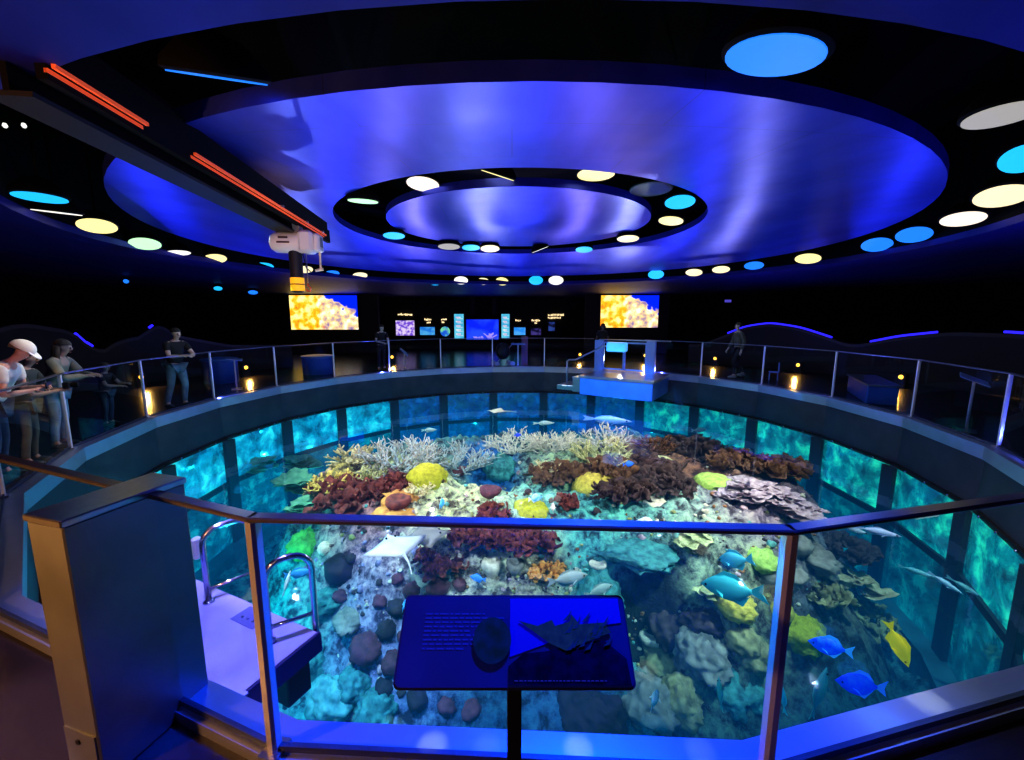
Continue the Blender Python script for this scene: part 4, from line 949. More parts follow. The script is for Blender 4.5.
def corals_in(t, w_, h_):
    for k in range(9):
        q = MB(); x = U(-.30,.26)*w_; b_ = -h_*.46
        for j in range(5): a = U(.5,2.6); L_ = h_*U(.10,.28)*(1.4 if x > 0.05*w_ else .5); q.tube([(x,-.0,b_),(x+cos(a)*L_*.5,-.01,b_+sin(a)*L_*.6),(x+cos(a)*L_,0,b_+sin(a)*L_)], .03, 5)
        q.build('coral_display', mat('tank_coral_lilac', (.5,.4,.8), .5, 0, (.40,.30,.95), .8), t)
exhibit('exhibit_tank', 'large bright blue coral tank in the centre of the far wall', 'aquarium', 466.5, 498.5, 319.5, 339.5, em2('tank_bright_blue', (.0,.02,.85), (.02,.08,1.0), 1.0, 1.0), corals_in)
exhibit('exhibit_tank', 'small blue tank right of the lit column panels on the far wall', 'aquarium', 514, 525.5, 327.5, 335, em2('tank_blue_b', (.02,.30,.95), (.10,.45,.95), 3, .8))
exhibit('exhibit_tank', 'dim violet tank right of the small blue one on the far wall', 'aquarium', 531, 541, 328.5, 335, em2('tank_dim', (.01,.01,.08), (.16,.12,.55), 4, .35))
exhibit('exhibit_screen', 'dim blue picture panel, rightmost on the far wall', 'screen', 548.5, 555, 322, 331, em2('panel_dim', (.01,.01,.05), (.05,.12,.5), 3, .5))
# half round bubble window
ce = wx(445, 331.5); r_ = .30
t = thing('bubble_window', 'round bubble window glowing green and blue on the far wall', 'aquarium', ce)
mb = MB(); mb.lathe([(.42,0),(.42,.1),(.3,.12)], 24, frame_z((0,1,0)), (0,.05,0)); mb.build('surround', BLACKM, t)
mb = MB(); mb.ball((0,.06,0), (.30,.14,.30), None, 20, 12); mb.build('dome', em2('dome_mix', (.25,.85,.45), (.02,.15,.8), 2.2, .75), t, 'all')
def bands(t, w_, h_):
    for k in range(5):
        q = MB(); z_ = h_*(.36-.17*k)
        q.box((-.08*w_, .02, z_), (w_*.5,.02,h_*.06)); q.box((.12*w_,.02,z_-h_*.055), (w_*.6,.02,h_*.02)); q.build('picture_row', em2('row_white', (.75,.55,.8), (.9,.95,.95), 5, .8), t)
for x0, x1, lb in ((454.5,463.5,'tall lit graphic column left of the large blue tank'),(501.5,509.5,'tall lit graphic column right of the large blue tank')):
    exhibit('graphic_column', lb, 'sign', x0, x1, 314, 338.5, em2('column_cyan', (.05,.45,.75), (.15,.65,.85), 1.2, .85), bands)
# illuminated headings (too small to read in the photograph)
GOLD = mat('heading_gold', (.9,.8,.6), .4, 0, (1,.78,.42), 1.3)
def heading(x0, x1, rows, lb):
    ce = wx((x0+x1)/2, rows[0][0]); t = thing('lit_heading', lb, 'sign', ce)
    for (yy, f0, f1) in rows:
        u = x0 + (x1-x0)*f0
        q = MB()
        while u < x0 + (x1-x0)*f1 - .5:
            p = wx(u+.5, yy) - ce; q.box(p + Vector((0,.4,U(-.02,.02))), (.06*U(.7,1.2),.03,.10*U(.7,1.3))); u += 1.5
        q.build('letter_row', GOLD, t)
heading(396, 411, [(314.5,0,1)], 'small lit heading above the purple tank')
heading(423, 431, [(319.5,0,1),(322.5,.3,.75)], 'small lit heading above the plain blue tank')
heading(440, 446, [(319.5,0,1),(322.5,.1,.6)], 'small lit heading above the bubble window')
heading(515.5, 521.5, [(320.5,0,1)], 'small lit heading above the right blue tank')
heading(532, 540.5, [(320.5,0,1),(323,.35,.7)], 'small lit heading above the dim violet tank')
heading(548.5, 565.5, [(315,0,1),(317.8,.0,.8)], 'widest lit heading, two rows, at right of the far wall')
mb = MB()
for x in (472, 494): mb.box(wx(x, 306) + Vector((0,.3,.15)), (.25,.3,1.3))
struct('wall_pilaster', mb, mat('pilaster', (.03,.025,.04), .7))

# ------------------------------------------------------------------ wavy partitions with blue light line
LEDB = emat('led_blue', (.03,.02,1.0), 1.6)
def wavy(nm, lb, a0, a1, zf, lit, R_=11.9):
    t = thing(nm, lb, 'partition', pol(R_, (a0+a1)/2, -.06)); ns = 60; vs = []; fs = []
    for i in range(ns+1):
        a = a0 + (a1-a0)*i/ns; z = zf(a)
        for r, zz in ((R_,-.05),(R_,z),(R_+.35,z),(R_+.35,-.05)): vs.append(pol(r, a, zz) - t.location)
    for i in range(ns):
        for q in range(3): fs.append((i*4+q, i*4+q+1, i*4+5+q, i*4+4+q))
    mb = MB(); mb.add(vs, fs); mb.build('wavy_wall', mat('partition_dark', (.011,.008,.007), .6), t)
    vs2 = [pol(R_-.02, a0 + (a1-a0)*i/ns, zf(a0 + (a1-a0)*i/ns) - dz) - t.location for i in range(ns+1) for dz in (.01, .10)]
    mb = MB(); mb.add(vs2, [(2*i, 2*i+1, 2*i+3, 2*i+2) for i in range(ns)]); mb.build('cap_band', mat('partition_cap', (.05,.042,.038), .5), t)
    for l0, l1 in lit:
        pts = [pol(R_+.02, l0 + (l1-l0)*k/24, zf(l0 + (l1-l0)*k/24) + .035) - t.location for k in range(25)]
        mb = MB(); mb.tube(pts, .035, 6); mb.build('light_line', LEDB, t)
def az(px, R_=11.9):        # angle on the circle R_ of the sight line through px
    d = ray(px, 325); d.z = 0; d.normalize(); o = Vector((-CX, -CY, 0)); b_ = o.dot(d); c_ = o.length_squared - R_*R_; s = -b_ + math.sqrt(b_*b_-c_)
    q = d*s; return math.degrees(atan2(q.y-CY, q.x-CX))
def zpx(px, py, R_=11.9):
    a = az(px, R_); q = pol(R_, a); d = ray(px, py); return CAMZ + d.z/d.y*q.y
kr = [(700,345),(728,334),(745,327),(770,323.5),(800,328),(832,338),(852,345),(870,343),(900,337),(950,332),(1000,333),(1024,334),(1100,345)]
kz = sorted((az(x), zpx(x, y)) for x, y in kr)
def interp(tab):
    def f_(a):
        if a <= tab[0][0]: return tab[0][1]
        for (a0, z0), (a1, z1) in zip(tab, tab[1:]):
            if a <= a1: t = (a-a0)/(a1-a0); return z0 + (z1-z0)*t
        return tab[-1][1]
    return lambda a: (f_(a-1)+f_(a)+f_(a+1))/3
wavy('wavy_partition', 'dark wave-topped partition with glowing blue edge on the right', az(1150), az(690), interp(kz), [(az(833), az(728)), (az(938), az(872)), (az(1024), az(1005))])
kl = sorted(((az(x)) % 360, zpx(x, y)) for x, y in [(-60,345),(20,322),(75,331),(92,356),(105,345),(125,338),(147,335),(153,319),(175,335),(230,345),(290,345)])
wavy('wavy_partition', 'dark wave-topped partition with blue edge lines behind the people on the left', az(290) % 360, az(-60) % 360, interp(kl), [(az(90) % 360, az(74) % 360), (az(153) % 360, az(149) % 360)])
# plain dark partition across the back, between the waves
o = MB(); vs = []; fs = []
a0, a1 = az(700), az(285) % 360
# ------------------------------------------------------------------ amber step lights
AMB = mat('amber_lens', (1,.6,.1), .4, 0, (1,.48,.05), 3)
sl = [(141,377,'behind the rail at far left, nearest the standing man'),(246,367.5,'behind the rail right of the standing man'),(324,361,'by the left blue drum seat'),(392,357,'left of the small folding stand'),(580,354.5,'left of the far gate'),(645,355.5,'right of the far gate leaf'),(715,358.5,'left of the walking person at right'),(798,365,'at the right, between two rail posts'),(901,377,'behind the blue bench at right'),(1016,384,'at the extreme right edge')]
for x, y, lb in sl:
    d = ray(x, y); k = -(CAMZ-.25)/d.z; p = Vector((0,0,CAMZ)) + d*k
    rr_ = hypot(p.x-CX, p.y-CY); 
    t = thing('step_light', 'amber floor-level lamp ' + lb, 'lamp', (p.x, p.y, -.06), atan2(p.y-CY, p.x-CX))
    mb = MB(); mb.box((.06,0,.2), (.12,.26,.4), None, .01); mb.build('lamp_block', BLACKM, t)
    mb = MB(); mb.lathe([(.0,.0),(.06,.0),(.05,.03),(0,.04)], 14, frame_z((-1,0,0)), (0,0,.31)); mb.build('amber_lens', AMB, t)
    lg = bpy.data.lights.new('amber_glow', 'SPOT'); lg.energy = 40; lg.color = (1,.5,.1); lg.shadow_soft_size = .05; lg.spot_size = rad(120)
    lo = bpy.data.objects.new('amber_glow', lg); COL.objects.link(lo); u = Vector((cos(t.rotation_euler.z), sin(t.rotation_euler.z), 0)); lo.location = p - u*.14; lo.rotation_euler = (Vector((0,0,-1)) - u*.7).to_track_quat('-Z','Y').to_euler()
mb = MB(); mb.box((0,0,0), (.28,.06,.12)); ob = mb.build('exit_lamp', emat('lamp_violet', (.16,.13,.9), .5), None, loc=on_y(728, 301, 20)); tag(ob, 'small violet rectangular lamp high above the walking person at right', 'lamp')
mb = MB(); mb.box((0,.05,0), (.45,.02,.4)); ob = mb

# ------------------------------------------------------------------ furniture outside the rail
BENB = mat('bench_blue', (.02,.10,.42), .35, 0, col2=(.015,.07,.32), scale=2)
def drum(px, yb, wpx, hpx, lb, Y):
    p = on_y(px, yb, Y); p.z = -.06; w_ = wpx*depth(p)/F_PX; h_ = hpx*depth(p)/F_PX
    t = thing('drum_seat', lb, 'seat', p)
    mb = MB(); mb.lathe([(w_*.48,0),(w_*.5,.03),(w_*.5,h_*.9)], 28); mb.build('drum_body', BENB, t, True)
    mb = MB(); mb.lathe([(w_*.5,h_*.9),(w_*.53,h_*.92),(w_*.53,h_),(w_*.4,h_+.02)], 28); mb.build('seat_top', mat('seat_top', (.03,.13,.40), .3), t, True)
drum(319, 375, 29, 18, 'blue drum-shaped seat behind the left rail', 14.6)
drum(222, 384, 30, 24, 'blue drum-shaped seat at left half hidden by a lectern', 12.6)
bt = Vector((8.75,10.1,-.06)); bench = thing('box_bench', 'long blue box bench with steel top behind the right rail', 'bench', bt, rad(62))
mb = MB(); mb.box((0,0,.21), (1.9,.55,.42), None, .02); mb.build('bench_body', BENB, bench)
mb = MB(); mb.box((0,0,.44), (2.0,.62,.05), None, .01); mb.build('bench_top', mat('bench_top', (.30,.32,.34), .3, .8), bench)
def lectern(px, py_foot, hpx, lb, rz, wid=.6, tilt=35, thin=False):
    p = on_z(px, py_foot, -.06); h_ = hpx*depth(p)/F_PX
    t = thing('reading_lectern', lb, 'lectern', p, rz)
    mb = MB(); mb.box((0,0,h_/2), (.06,.04,h_), None, .005); mb.build('post', STEEL, t)
    mb = MB(); mb.box((0,0,h_), (wid,.38,.025), Matrix.Rotation(rad(tilt), 3, 'X'), .005); mb.build('reading_panel', mat('lectern_panel', (.20,.30,.55), .3, .3), t)
    mb = MB(); mb.box((0,0,.01), (.3,.25,.02)); mb.build('foot', STEEL, t)
lectern(966, 431, 52, 'steel reading lectern behind the far right rail panel', rad(44), .7, 22)
lectern(237, 389, 30, 'steel reading lectern before the left blue drum seat', rad(122), .6, 10)
lectern(518, 367, 23, 'thin reading lectern seen edge-on at the far side of the pool', rad(0), .55, 4)
lectern(405, 370, 18, 'slanted reading lectern beyond the far left rail', rad(100), .55, 42)
mb = MB(); mb.box((0,0,.6), (.26,.26,1.2), None, .01); ob = mb.build('marker_post', mat('marker_red', (.16,.06,.08), .5, col2=(.10,.05,.14), scale=2), None, loc=on_z(524.5,366,-.06)); tag(ob, 'reddish square post beside the thin lectern at the far side', 'post')
# stroller
sp = on_z(503, 366.5, -.06); st = thing('baby_stroller', 'dark stroller with pale wheels parked on the far walkway', 'stroller', sp, rad(20)); 
mb = MB(); mb.ball((0,0,.62), (.30,.24,.34), None, 14, 9); mb.build('seat_hood', BLACKM, st, 'all')
mb = MB(); mb.tube([(-.3,.0,.1),(.1,0,.55),(.45,0,.95)], .016, 6); mb.tube([(.3,0,.1),(0,0,.5),(-.2,0,.8)], .016, 6); mb.build('frame', mat('stroller_frame', (.4,.4,.45), .4, .6), st)
for x in (-.32,.32):
    for y in (-.22,.22):
        mb = MB(); mb.lathe([(.06,-.03),(.11,-.02),(.11,.02),(.06,.03)], 14, frame_z((0,1,0)), (x,y,.115)); mb.build('wheel', mat('stroller_wheel', (.30,.33,.45), .5), st, True)
# small blue cabinet stool at right behind rail
cp = on_z(773, 380, -.06); cs = thing('child_chair', 'small pale blue chair beyond the right rail, beside a post', 'chair', cp, rad(150))
cs.scale = (.75,.75,.75)
CB = mat('chair_blue', (.18,.28,.75), .4)
mb = MB(); mb.box((0,0,.34), (.36,.34,.04), None, .01); mb.build('seat', CB, cs)
mb = MB(); mb.box((-.17,0,.55), (.04,.34,.36), None, .01); mb.build('backrest', CB, cs)
for x in (-.15,.15):
    for y in (-.14,.14): mb = MB(); mb.tube([(x,y,0),(x*.95,y*.95,.33)], .02, 6); mb.build('leg', CB, cs)

# ------------------------------------------------------------------ people
def skin_mesh(verts, edges, radii, root=0, sub=2):
    me = bpy.data.meshes.new('sk'); me.from_pydata(verts, edges, []); ob = bpy.data.objects.new('sk', me); COL.objects.link(ob)
    md = ob.modifiers.new('s', 'SKIN'); md.use_smooth_shade = True; md.branch_smoothing = .6
    if not me.skin_vertices: raise RuntimeError('no skin layer')
    for i, r in enumerate(radii):
        rr_ = r if isinstance(r, tuple) else (r, r)
        me.skin_vertices[0].data[i].radius = rr_; me.skin_vertices[0].data[i].use_root = (i == root)
    s = ob.modifiers.new('u', 'SUBSURF'); s.levels = s.render_levels = sub
    dg = bpy.context.evaluated_depsgraph_get(); dg.update()
    out = bpy.data.meshes.new_from_object(ob.evaluated_get(dg)); bpy.data.objects.remove(ob); bpy.data.meshes.remove(me)
    return out
def link_mesh(me, name, m, parent):
    me.name = name; me.materials.clear(); me.materials.append(m)
    me.polygons.foreach_set('use_smooth', [True]*len(me.polygons))
    o = bpy.data.objects.new(name, me); COL.objects.link(o); o.parent = parent; return o
def person(label, loc, yaw, hgt, shirt, pants, lean=0, arms=None, legs=None, headtilt=0, hair=(.03,.02,.015), skin=(.55,.33,.24), cap=None, longhair=False, sleeve='short', shoes=(.02,.02,.02), headturn=0, shirt2=None):
    """local frame: +y is the facing direction, z up, built 1.75 m tall then scaled"""
    root = thing('person', label, 'person', loc, yaw - pi/2); S = hgt/1.75
    V, E, RD, nm = [], [], [], {}
    def add(n_, p, r, par=None):
        V.append(Vector(p)); RD.append(r); nm[n_] = len(V)-1
        if par: E.append((nm[par], nm[n_]))
    ln = rad(lean); piv = Vector((0,0,.95)); ML = Matrix.Rotation(-ln, 3, 'X')
    up_ = lambda p: ML @ (Vector(p)-piv) + piv
    add('pel', (0,0,.95), (.15,.11))
    add('waist', up_((0,0,1.10)), (.135,.10), 'pel'); add('chest', up_((0,.0,1.30)), (.16,.115), 'waist'); add('upper', up_((0,-.005,1.43)), (.12,.085), 'chest')
    nk = up_((0,.01,1.50)); add('neck', nk, .052, 'upper')
    MH = Matrix.Rotation(-rad(lean*.4 + headtilt), 3, 'X') @ rotz(rad(headturn))
    hd = lambda p: nk + MH @ Vector(p)
    add('jaw', hd((0,.03,.075)), (.058,.068), 'neck'); add('head', hd((0,.015,.15)), (.076,.092), 'jaw'); add('crown', hd((0,.0,.215)), (.058,.07), 'head')
    add('nose', hd((0,.118,.125)), .016, 'head')
    for s, q in ((-1,'l'),(1,'r')): add('ear'+q, hd((s*.085,.0,.135)), .016, 'head')
    for s, q in ((-1,'l'),(1,'r')):
        add('sh'+q, up_((s*.185,0,1.41)), .062, 'upper')
        el, wr = (arms or {}).get(q, ((s*.25,.0,1.12),(s*.24,.1,.88)))
        add('el'+q, el, .043, 'sh'+q); add('wr'+q, wr, .029, 'el'+q)
        d = (Vector(wr)-Vector(el)).normalized(); sdv = d.cross(Vector((0,0,1)));
        sdv = sdv.normalized() if sdv.length > .2 else Vector((0,1,0)); dn = sdv.cross(d).normalized()
        if dn.z > 0: dn = -dn
        pm = Vector(wr) + d*.075; add('pa'+q, pm, (.026,.036), 'wr'+q)
        for k in range(4):
            o_ = sdv*(-.03+.02*k); l1 = (.038,.044,.041,.032)[k]
            add(f'f{k}a{q}', pm + o_ + d*.035, .0095, 'pa'+q); add(f'f{k}b{q}', pm + o_ + d*(.035+l1*.7) + dn*l1*.45, .0085, f'f{k}a{q}'); add(f'f{k}c{q}', pm + o_ + d*(.035+l1*.8) + dn*l1*1.15, .0075, f'f{k}b{q}')
        tb = Vector(wr) + d*.03 + sdv*(-.035 if s < 0 else .035); add('ta'+q, tb + dn*.01, .012, 'wr'+q); add('tb'+q, tb + d*.045 + dn*.03 + sdv*(-.012 if s < 0 else .012), .0095, 'ta'+q)
        kn, an = (legs or {}).get(q, ((s*.10,.03,.50),(s*.11,-.02,.09)))
        add('hip'+q, (s*.09,0,.90), .098, 'pel'); add('th'+q, (Vector((s*.09,0,.90))+Vector(kn))/2, .083, 'hip'+q); add('kn'+q, kn, .058, 'th'+q)
        add('cf'+q, Vector(kn)*.62 + Vector(an)*.38 + Vector((0,-.015,0)), .056, 'kn'+q); add('an'+q, an, .038, 'cf'+q); add('he'+q, Vector(an)+Vector((0,-.03,-.045)), .036, 'an'+q); add('to'+q, Vector(an)+Vector((0,.15,-.055)), (.036,.026), 'an'+q)
    SM = mat('skin_%d_%d' % (skin[0]*100, skin[1]*100), skin, .55)
    body = skin_mesh([v*S for v in V], E, [tuple(k*S for k in r) if isinstance(r, tuple) else r*S for r in RD], nm['pel'])
    link_mesh(body, 'body', SM, root)
    def garment(gn, names, grow, m, ends=None, sub=1):
        idx = {n_: i for i, n_ in enumerate(names)}; ed = [(idx[a], idx[b]) for a, b in [(next(k for k in nm if nm[k] == e[0]), next(k for k in nm if nm[k] == e[1])) for e in E] if a in idx and b in idx]
        vv = [V[nm[n_]].copy() for n_ in names]; rr_ = []
        for n_ in names:
            r = RD[nm[n_]]; r = r if isinstance(r, tuple) else (r, r); rr_.append(tuple((k+grow)*S for k in r))
        for n_, (tow, f_, gr_) in (ends or {}).items():
            i = idx[n_]; vv[i] = V[nm[n_]].lerp(V[nm[tow]], f_)
            rr_[i] = tuple((k)*S for k in (gr_, gr_))
        return link_mesh(skin_mesh([v*S for v in vv], ed, rr_, 0, sub), gn, m, root)
    tm = mat('cloth_%d_%d_%d' % tuple(int(c*200) for c in shirt), shirt, .85, var=.25, scale=9)
    tn = ['pel','waist','chest','upper','neck','shl','shr','ell','elr'] + (['wrl','wrr'] if sleeve == 'long' else [])
    ee = {'ell':('shl',.35,.062),'elr':('shr',.35,.062)} if sleeve == 'short' else {'wrl':('ell',.1,.042),'wrr':('elr',.1,.042)}
    ee['neck'] = ('upper',.5,.078)
    garment('shirt' if sleeve == 'short' else 'jacket', tn, .026, tm, ee, 2)
    pmn = mat('trouser_%d_%d_%d' % tuple(int(c*200) for c in pants), pants, .85, var=.3, scale=7)
    garment('trousers', ['pel'] + [a+q for q in 'lr' for a in ('hip','th','kn','cf','an')], .012, pmn, {'anl':('cfl',.05,.052),'anr':('cfr',.05,.052)})
    for q in 'lr':
        mb = MB(); a, t_ = V[nm['an'+q]]*S, V[nm['to'+q]]*S
        d = Vector((0,1,0)); c = (a + t_)/2 + Vector((0,-.01,-.02))*S; c.z = max(.045*S, a.z-.055*S)
        mb.ball(c, (.05*S,.145*S,.052*S), None, 12, 8); mb.build('shoe', mat('shoe_%d' % int(shoes[0]*100), shoes, .6), root, 'all')
    # hair, eyes, mouth, cap
    hm = mat('hair_%d_%d' % (hair[0]*200, hair[1]*200), hair, .8, var=.4, scale=20)
    mb = MB(); C0 = hd((0,-.018,.165))*S
    k, rws = 18, 9; vs = []; fs = []
    for i in range(rws+1):
        for j in range(k):
            a = 2*pi*j/k; low = 1.25 + .75*(.5-.5*sin(a)); tt = low*i/rws
            p = Vector((sin(tt)*cos(a)*.092, sin(tt)*sin(a)*.108, cos(tt)*.095))*(1+.04*noise.noise(Vector((a*3, tt*4, 1))))
            vs.append(C0 + (MH @ p)*S)
    for i in range(rws):
        for j in range(k): l = (j+1) % k; fs.append((i*k+j, (i+1)*k+j, (i+1)*k+l, i*k+l))
    mb.add(vs, fs)
    if longhair:
        for j in range(9):
            a = pi + pi*j/8; p0 = C0 + (MH @ Vector((.085*cos(a), .07*sin(a)-.01, -.02)))*S; mb.tube([p0, p0 + Vector((0,-.03,-.14))*S, p0 + Vector((.0,.0,-.30))*S], [.036*S,.034*S,.012*S], 7)
    mb.build('hair', hm, root, 'all')
    for s in (-1, 1):
        mb = MB(); mb.ball(hd((s*.034,.100,.150))*S, .012*S, None, 8, 6); mb.build('eye', mat('eye_dark', (.02,.015,.015), .3), root, 'all')
    mb = MB(); mb.ball(hd((0,.096,.078))*S, (.026*S,.008*S,.007*S), None, 8, 6); mb.build('mouth', mat('lip', (.35,.12,.10), .5), root, 'all')
    if cap:
        cmn = mat('cap_cloth', cap, .8, var=.1, scale=12)
        mb = MB(); vs = []; fs = []
        for i in range(7):
            t_ = pi/2*i/6
            for j in range(18): a = 2*pi*j/18; vs.append(C0 + (MH @ Vector((sin(t_)*cos(a)*.102, .012+sin(t_)*sin(a)*.12, .01+cos(t_)*.105)))*S)
        for i in range(6):
            for j in range(18): l = (j+1) % 18; fs.append((i*18+j, (i+1)*18+j, (i+1)*18+l, i*18+l))
        mb.add(vs, fs); cp_ = mb.build('cap', cmn, root, 'all')
        mb = MB(); pts = [C0 + (MH @ Vector((.10*cos(a), .09+.115*sin(a), .012-.03*sin(a))))*S for a in [pi*k/12 for k in range(13)]]; mb.poly(pts, .008*S, MH @ Vector((0,.2,1))); mb.build('visor', cmn, cp_)
    root['n'] = 0; del root['n']
    return root, nm, V, S
def face(p, tx=CX, ty=CY): return atan2(ty-p[1], tx-p[0])
def lean_arms(y=.42, z=1.08): return {'l':((-.24,y*.35,1.12),(-.10,y,z)), 'r':((.24,y*.35,1.12),(.10,y,z))}
FZ = -.06
def PP(px, r_, extra=0):
    a = az(px, r_); return pol(r_, a, FZ)
# man in white cap, leaning on the rail
p1 = Vector((-6.17,4.85,FZ))
person('man in white cap and pale grey t-shirt leaning over the rail with a phone', p1, face(p1), 1.76, (.80,.80,.77), (.05,.08,.13), 26, {'l':((-.26,.22,1.06),(-.07,.42,1.10)),'r':((.27,.22,1.06),(.08,.40,1.08))}, None, 28, (.25,.2,.17), (.62,.33,.25), (.85,.84,.78))
u = Vector((cos(face(p1)), sin(face(p1)), 0))
def phone(lb, loc, rz):
    t = thing('phone', lb, 'phone', loc, rz); mb = MB(); mb.box((0,0,0), (.16,.012,.08), None, .004); mb.build('phone_body', BLACKM, t); mb = MB(); mb.box((0,-.007,0), (.14,.003,.068)); mb.build('phone_screen', mat('phone_glass', (.02,.02,.03), .1), t)
phone('dark phone held in the hands of the man in the white cap', p1 + u*.52 + Vector((0,0,1.13)), face(p1)-pi/2)
p2 = Vector((-6.42,5.40,FZ))
person('dark haired youth in black top and olive trousers at the left rail holding a camera', p2, face(p2), 1.55, (.035,.045,.045), (.14,.13,.07), 10, {'l':((-.24,.22,1.08),(-.07,.42,1.12)),'r':((.24,.22,1.08),(.07,.42,1.12))}, None, 15, (.02,.015,.012), (.34,.22,.16))
u2 = Vector((cos(face(p2)), sin(face(p2)), 0)); t = thing('camera', 'black camera held by the youth in olive trousers', 'camera', p2 + u2*.46 + Vector((0,0,1.05)), face(p2)-pi/2)
mb = MB(); mb.box((0,0,0), (.14,.07,.09), None, .01); mb.build('camera_body', BLACKM, t); mb = MB(); mb.lathe([(.03,0),(.035,.02),(.035,.07),(.02,.075)], 14, frame_z((0,1,0)), (0,.035,0)); mb.build('lens', BLACK, t, True)
p3 = Vector((-6.82,6.15,FZ))
person('woman with long hair, grey-green jacket and light jeans leaning on the rail', p3, face(p3), 1.66, (.24,.25,.20), (.26,.38,.46), 16, {'l':((-.24,.26,1.14),(-.08,.48,1.15)),'r':((.24,.26,1.14),(.08,.48,1.15))}, None, 12, (.10,.075,.05), (.42,.30,.22), None, True, 'long', (.03,.025,.02))
p4 = Vector((-7.36,7.48,FZ))
person('child in dark clothes standing at the glass between the woman and the first post', p4, face(p4), 1.15, (.012,.012,.016), (.02,.07,.11), 6, {'l':((-.24,.22,1.15),(-.12,.46,1.16)),'r':((.24,.22,1.15),(.12,.46,1.12))}, None, 8, (.07,.06,.045), (.30,.22,.17))
p5 = Vector((-7.30,9.05,FZ))
person('man in black t-shirt and jeans leaning on the rail right of the first post', p5, face(p5)-.3, 1.74, (.012,.012,.014), (.16,.25,.30), 10, {'l':((-.25,.24,1.15),(-.06,.46,1.16)),'r':((.25,.24,1.15),(.12,.48,1.16))}, {'l':((-.10,.10,.50),(-.11,.0,.09)),'r':((.12,-.02,.5),(.16,-.14,.09))}, 10, (.02,.015,.012), (.48,.34,.26))
p6 = pol(8.45, az(380, 8.45), FZ)
person('person in dark clothes leaning at the far rail under the left screen', p6, face(p6), 1.70, (.015,.015,.018), (.02,.02,.03), 12, lean_arms(), None, 10, (.05,.04,.03), (.45,.36,.32))
p7 = pol(8.9, az(603, 8.9), FZ)
person('dark silhouetted person standing before the right screen', p7, face(p7), 1.70, (.02,.016,.014), (.012,.012,.014), 0, None, None, 0, (.015,.012,.01), (.10,.07,.055), None, True)
p8 = pol(8.35, az(740, 8.35), FZ)
person('person in grey jacket and dark trousers walking behind the right rail', p8, pi*.98, 1.80, (.085,.09,.075), (.02,.02,.03), 3, {'l':((-.24,-.06,1.14),(-.24,.02,.88)),'r':((.24,.06,1.14),(.23,.2,.92))}, {'l':((-.10,.16,.52),(-.10,.10,.10)),'r':((.10,-.06,.50),(.10,-.26,.14))}, 4, (.05,.04,.035), (.40,.30,.25), None, False, 'long', (.25,.26,.28))

# ------------------------------------------------------------------ lights
def light(kind, loc, e, col, size=.1, target=None, cone=70, blend=.5, name=None, sf=1.0):
    l = bpy.data.lights.new(name or kind.lower()+'_light', kind); l.energy = e; l.color = col
    o = bpy.data.objects.new(l.name, l); COL.objects.link(o); o.location = loc
    l.shadow_soft_size = size; l.specular_factor = sf
    if kind == 'SPOT': l.spot_size = rad(cone); l.spot_blend = blend
    if target is not None: o.rotation_euler = (Vector(target)-Vector(loc)).to_track_quat('-Z', 'Y').to_euler()
    return o
# reef spots in the lamp ring
for a, e, c, tg in [(-60,520,(1,.93,.82),(1.6,7.4,-1.6)),(-10,520,(1,.9,.75),(2.8,9.0,-1.5)),(40,480,(1,.95,.85),(2.0,10.2,-1.4)),(120,480,(.9,.97,1),(-.6,10.4,-1.4)),(180,520,(1,.93,.72),(-2.0,9.0,-1.5)),(240,520,(.95,.9,1),(-1.4,6.8,-2.2)),(-95,90,(.9,.93,1),(.6,6.0,-2.6)),(-45,420,(1,.93,.8),(4.6,6.6,-2.0))]:
    q = pol(6.6, a, 3.25); light('SPOT', q, e*3.2, c, .08, tg, 62, .7, 'reef_spot')
# added underwater cyan fill lights
for a, e in [(-150,70),(170,60),(140,50),(100,45),(60,45),(20,60),(-20,70)]:
    light('POINT', pol(5.4, a, -2.6), e*.7, (.05,.85,.95), .0, name='underwater_fill', sf=0)
light('SPOT', (-2.3, 3.0, 3.0), 900, (.35,.32,1), .0, (-2.4,3.3,-.7), 50, .6, 'violet_spot', .2)
light('SPOT', (-3.2, 5.4, 3.2), 900, (.4,.9,.9), .05, (-3.2,6.0,-3.6), 50, .6, 'sand_spot')
# added blue spots by the rail, lighting the ceiling from below
for a, e in ((-60,200),(-28,80),(10,90),(50,150),(90,200),(130,200),(170,130)):
    q = pol(7.7, a, .05); t = pol(2.5, a, 3.4); light('SPOT', q, e, (.10,.13,1), .0, t, 140, .6, 'blue_ceiling_fill', .1)
light('SPOT', (-1.2, 2.6, 1.6), 120, (1,.95,1), .05, (-2.2,4.9,2.75), 40, .6, 'hoist_fill')  # added spot to brighten the hoist
for a in (-30,30,150,90):
    q = pol(9.4, a, .2); light('SPOT', q, 60, (.08,.09,1), .0, pol(10, a, 3.2), 160, .6, 'blue_soffit_fill')  # added spots tinting the soffit blue from below
light('POINT', (-3.0, .4, 1.3), 260, (1,.42,.12), .1, name='warm_light')
light('POINT', (-1.3, -1.6, 2.4), 12, (.55,.35,.6), .3, name='mauve_fill')  # added mauve fill behind the camera
light('SPOT', (.5, 2.6, 3.0), 2200, (.0,.06,1), .0, (.3,1.6,0), 72, .6, 'coping_fill')  # added blue spot to colour the near coping
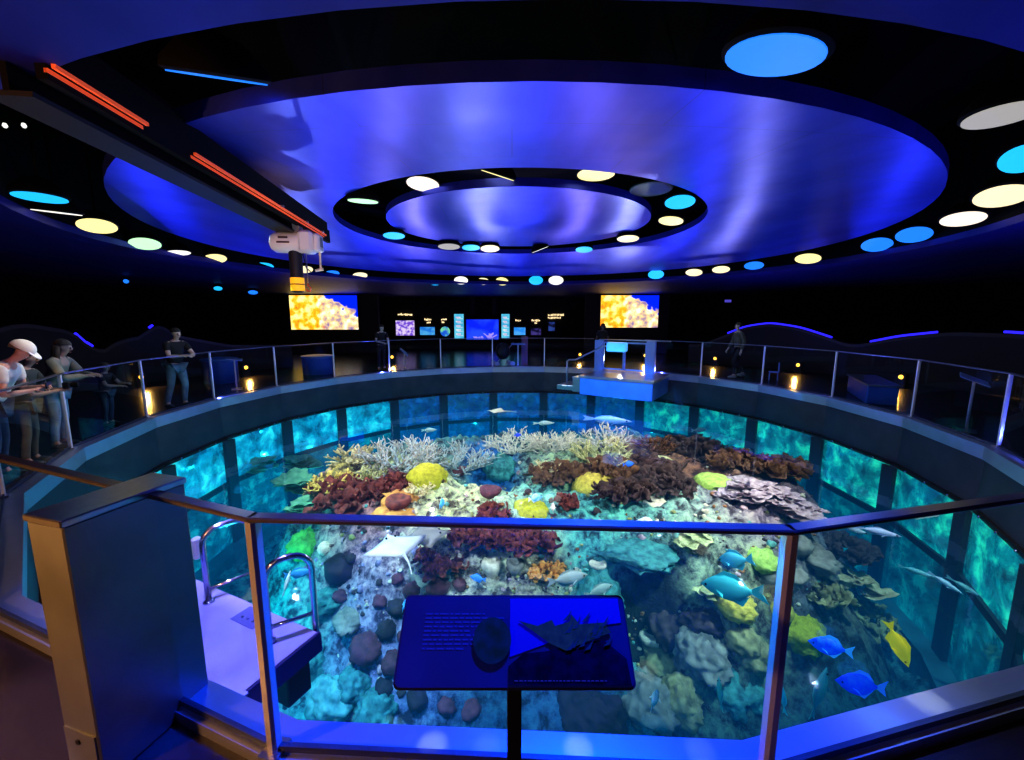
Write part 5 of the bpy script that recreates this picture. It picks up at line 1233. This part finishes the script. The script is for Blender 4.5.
for a, e, c in [(62,45,(1,.95,.9)),(75,36,(.7,.5,1)),(100,45,(.9,.9,1)),(118,36,(.8,.6,1)),(140,36,(.6,.7,1)),(40,30,(.9,.8,.9))]:
    q = pol(8.2, a, .3); light('SPOT', q, e*3.5, c, .0, pol(1.0, a, 3.5), 70, .6, 'white_streak_fill', .35)  # added spots that draw pale streaks on the ceiling metal
for a in (-165,-20,10,40,90,140,175):
    light('SPOT', pol(5.6, a, 2.9), 60, (.62,.80,1), .0, pol(5.8, a, 0), 168, .3, 'ring_fill')
light('SPOT', (1.2, 9.5, 3.2), 4500, (.05,.25,1), .05, (3.2,13.2,-.4), 34, .6, 'platform_fill')  # added blue spot to brighten the far platform
light('SPOT', (2.9, 3.2, 3.1), 130, (.75,.85,1), .0, (3.2,2.2,0), 60, .6, 'coping_white_fill')  # added pale spot for the right part of the coping
for px, py, e, cn, c in [(432,746,55,3.2,(1,.97,.88)),(487,748,14,3,(.7,.8,1)),(578,748,50,3,(1,.97,.9)),(925,700,110,4.5,(1,.93,.75)),(880,720,50,5,(.1,.5,1)),(700,750,20,3,(.7,.8,1))]:
    q = on_z(px, py, 0); light('SPOT', q + Vector((-q.x*.1, .5, 3.0)), e*5, c, .0, q, cn, 1, 'added_streak_spot', .0)  # added narrow beams in place of lamp reflections on the coping
light('SPOT', (-3.5, .7, 2.6), 900, (.75,.5,.8), .1, (-2.5,1.5,0), 26, .8, 'mauve_floor_fill')  # added spot tinting the floor left of the pillar
light('SPOT', (-4.6, 5.9, 3.0), 130, (1,.93,.82), .1, (-6.3,5.2,1.2), 50, .6, 'visitor_fill')  # added warm spot to lift the people at the left rail
w = bpy.data.worlds.new('world'); scene.world = w; w.use_nodes = True
w.node_tree.nodes['Background'].inputs[0].default_value = (.02,.03,.10,1); w.node_tree.nodes['Background'].inputs[1].default_value = .25

scene.view_settings.view_transform = 'Standard'
scene.view_settings.exposure = 0
try: scene.view_settings.look = 'Medium High Contrast'
except Exception: pass
scene.cycles.transparent_max_bounces = 24
scene.cycles.max_bounces = 6
scene.cycles.use_denoising = True
scene.cycles.sample_clamp_indirect = 3
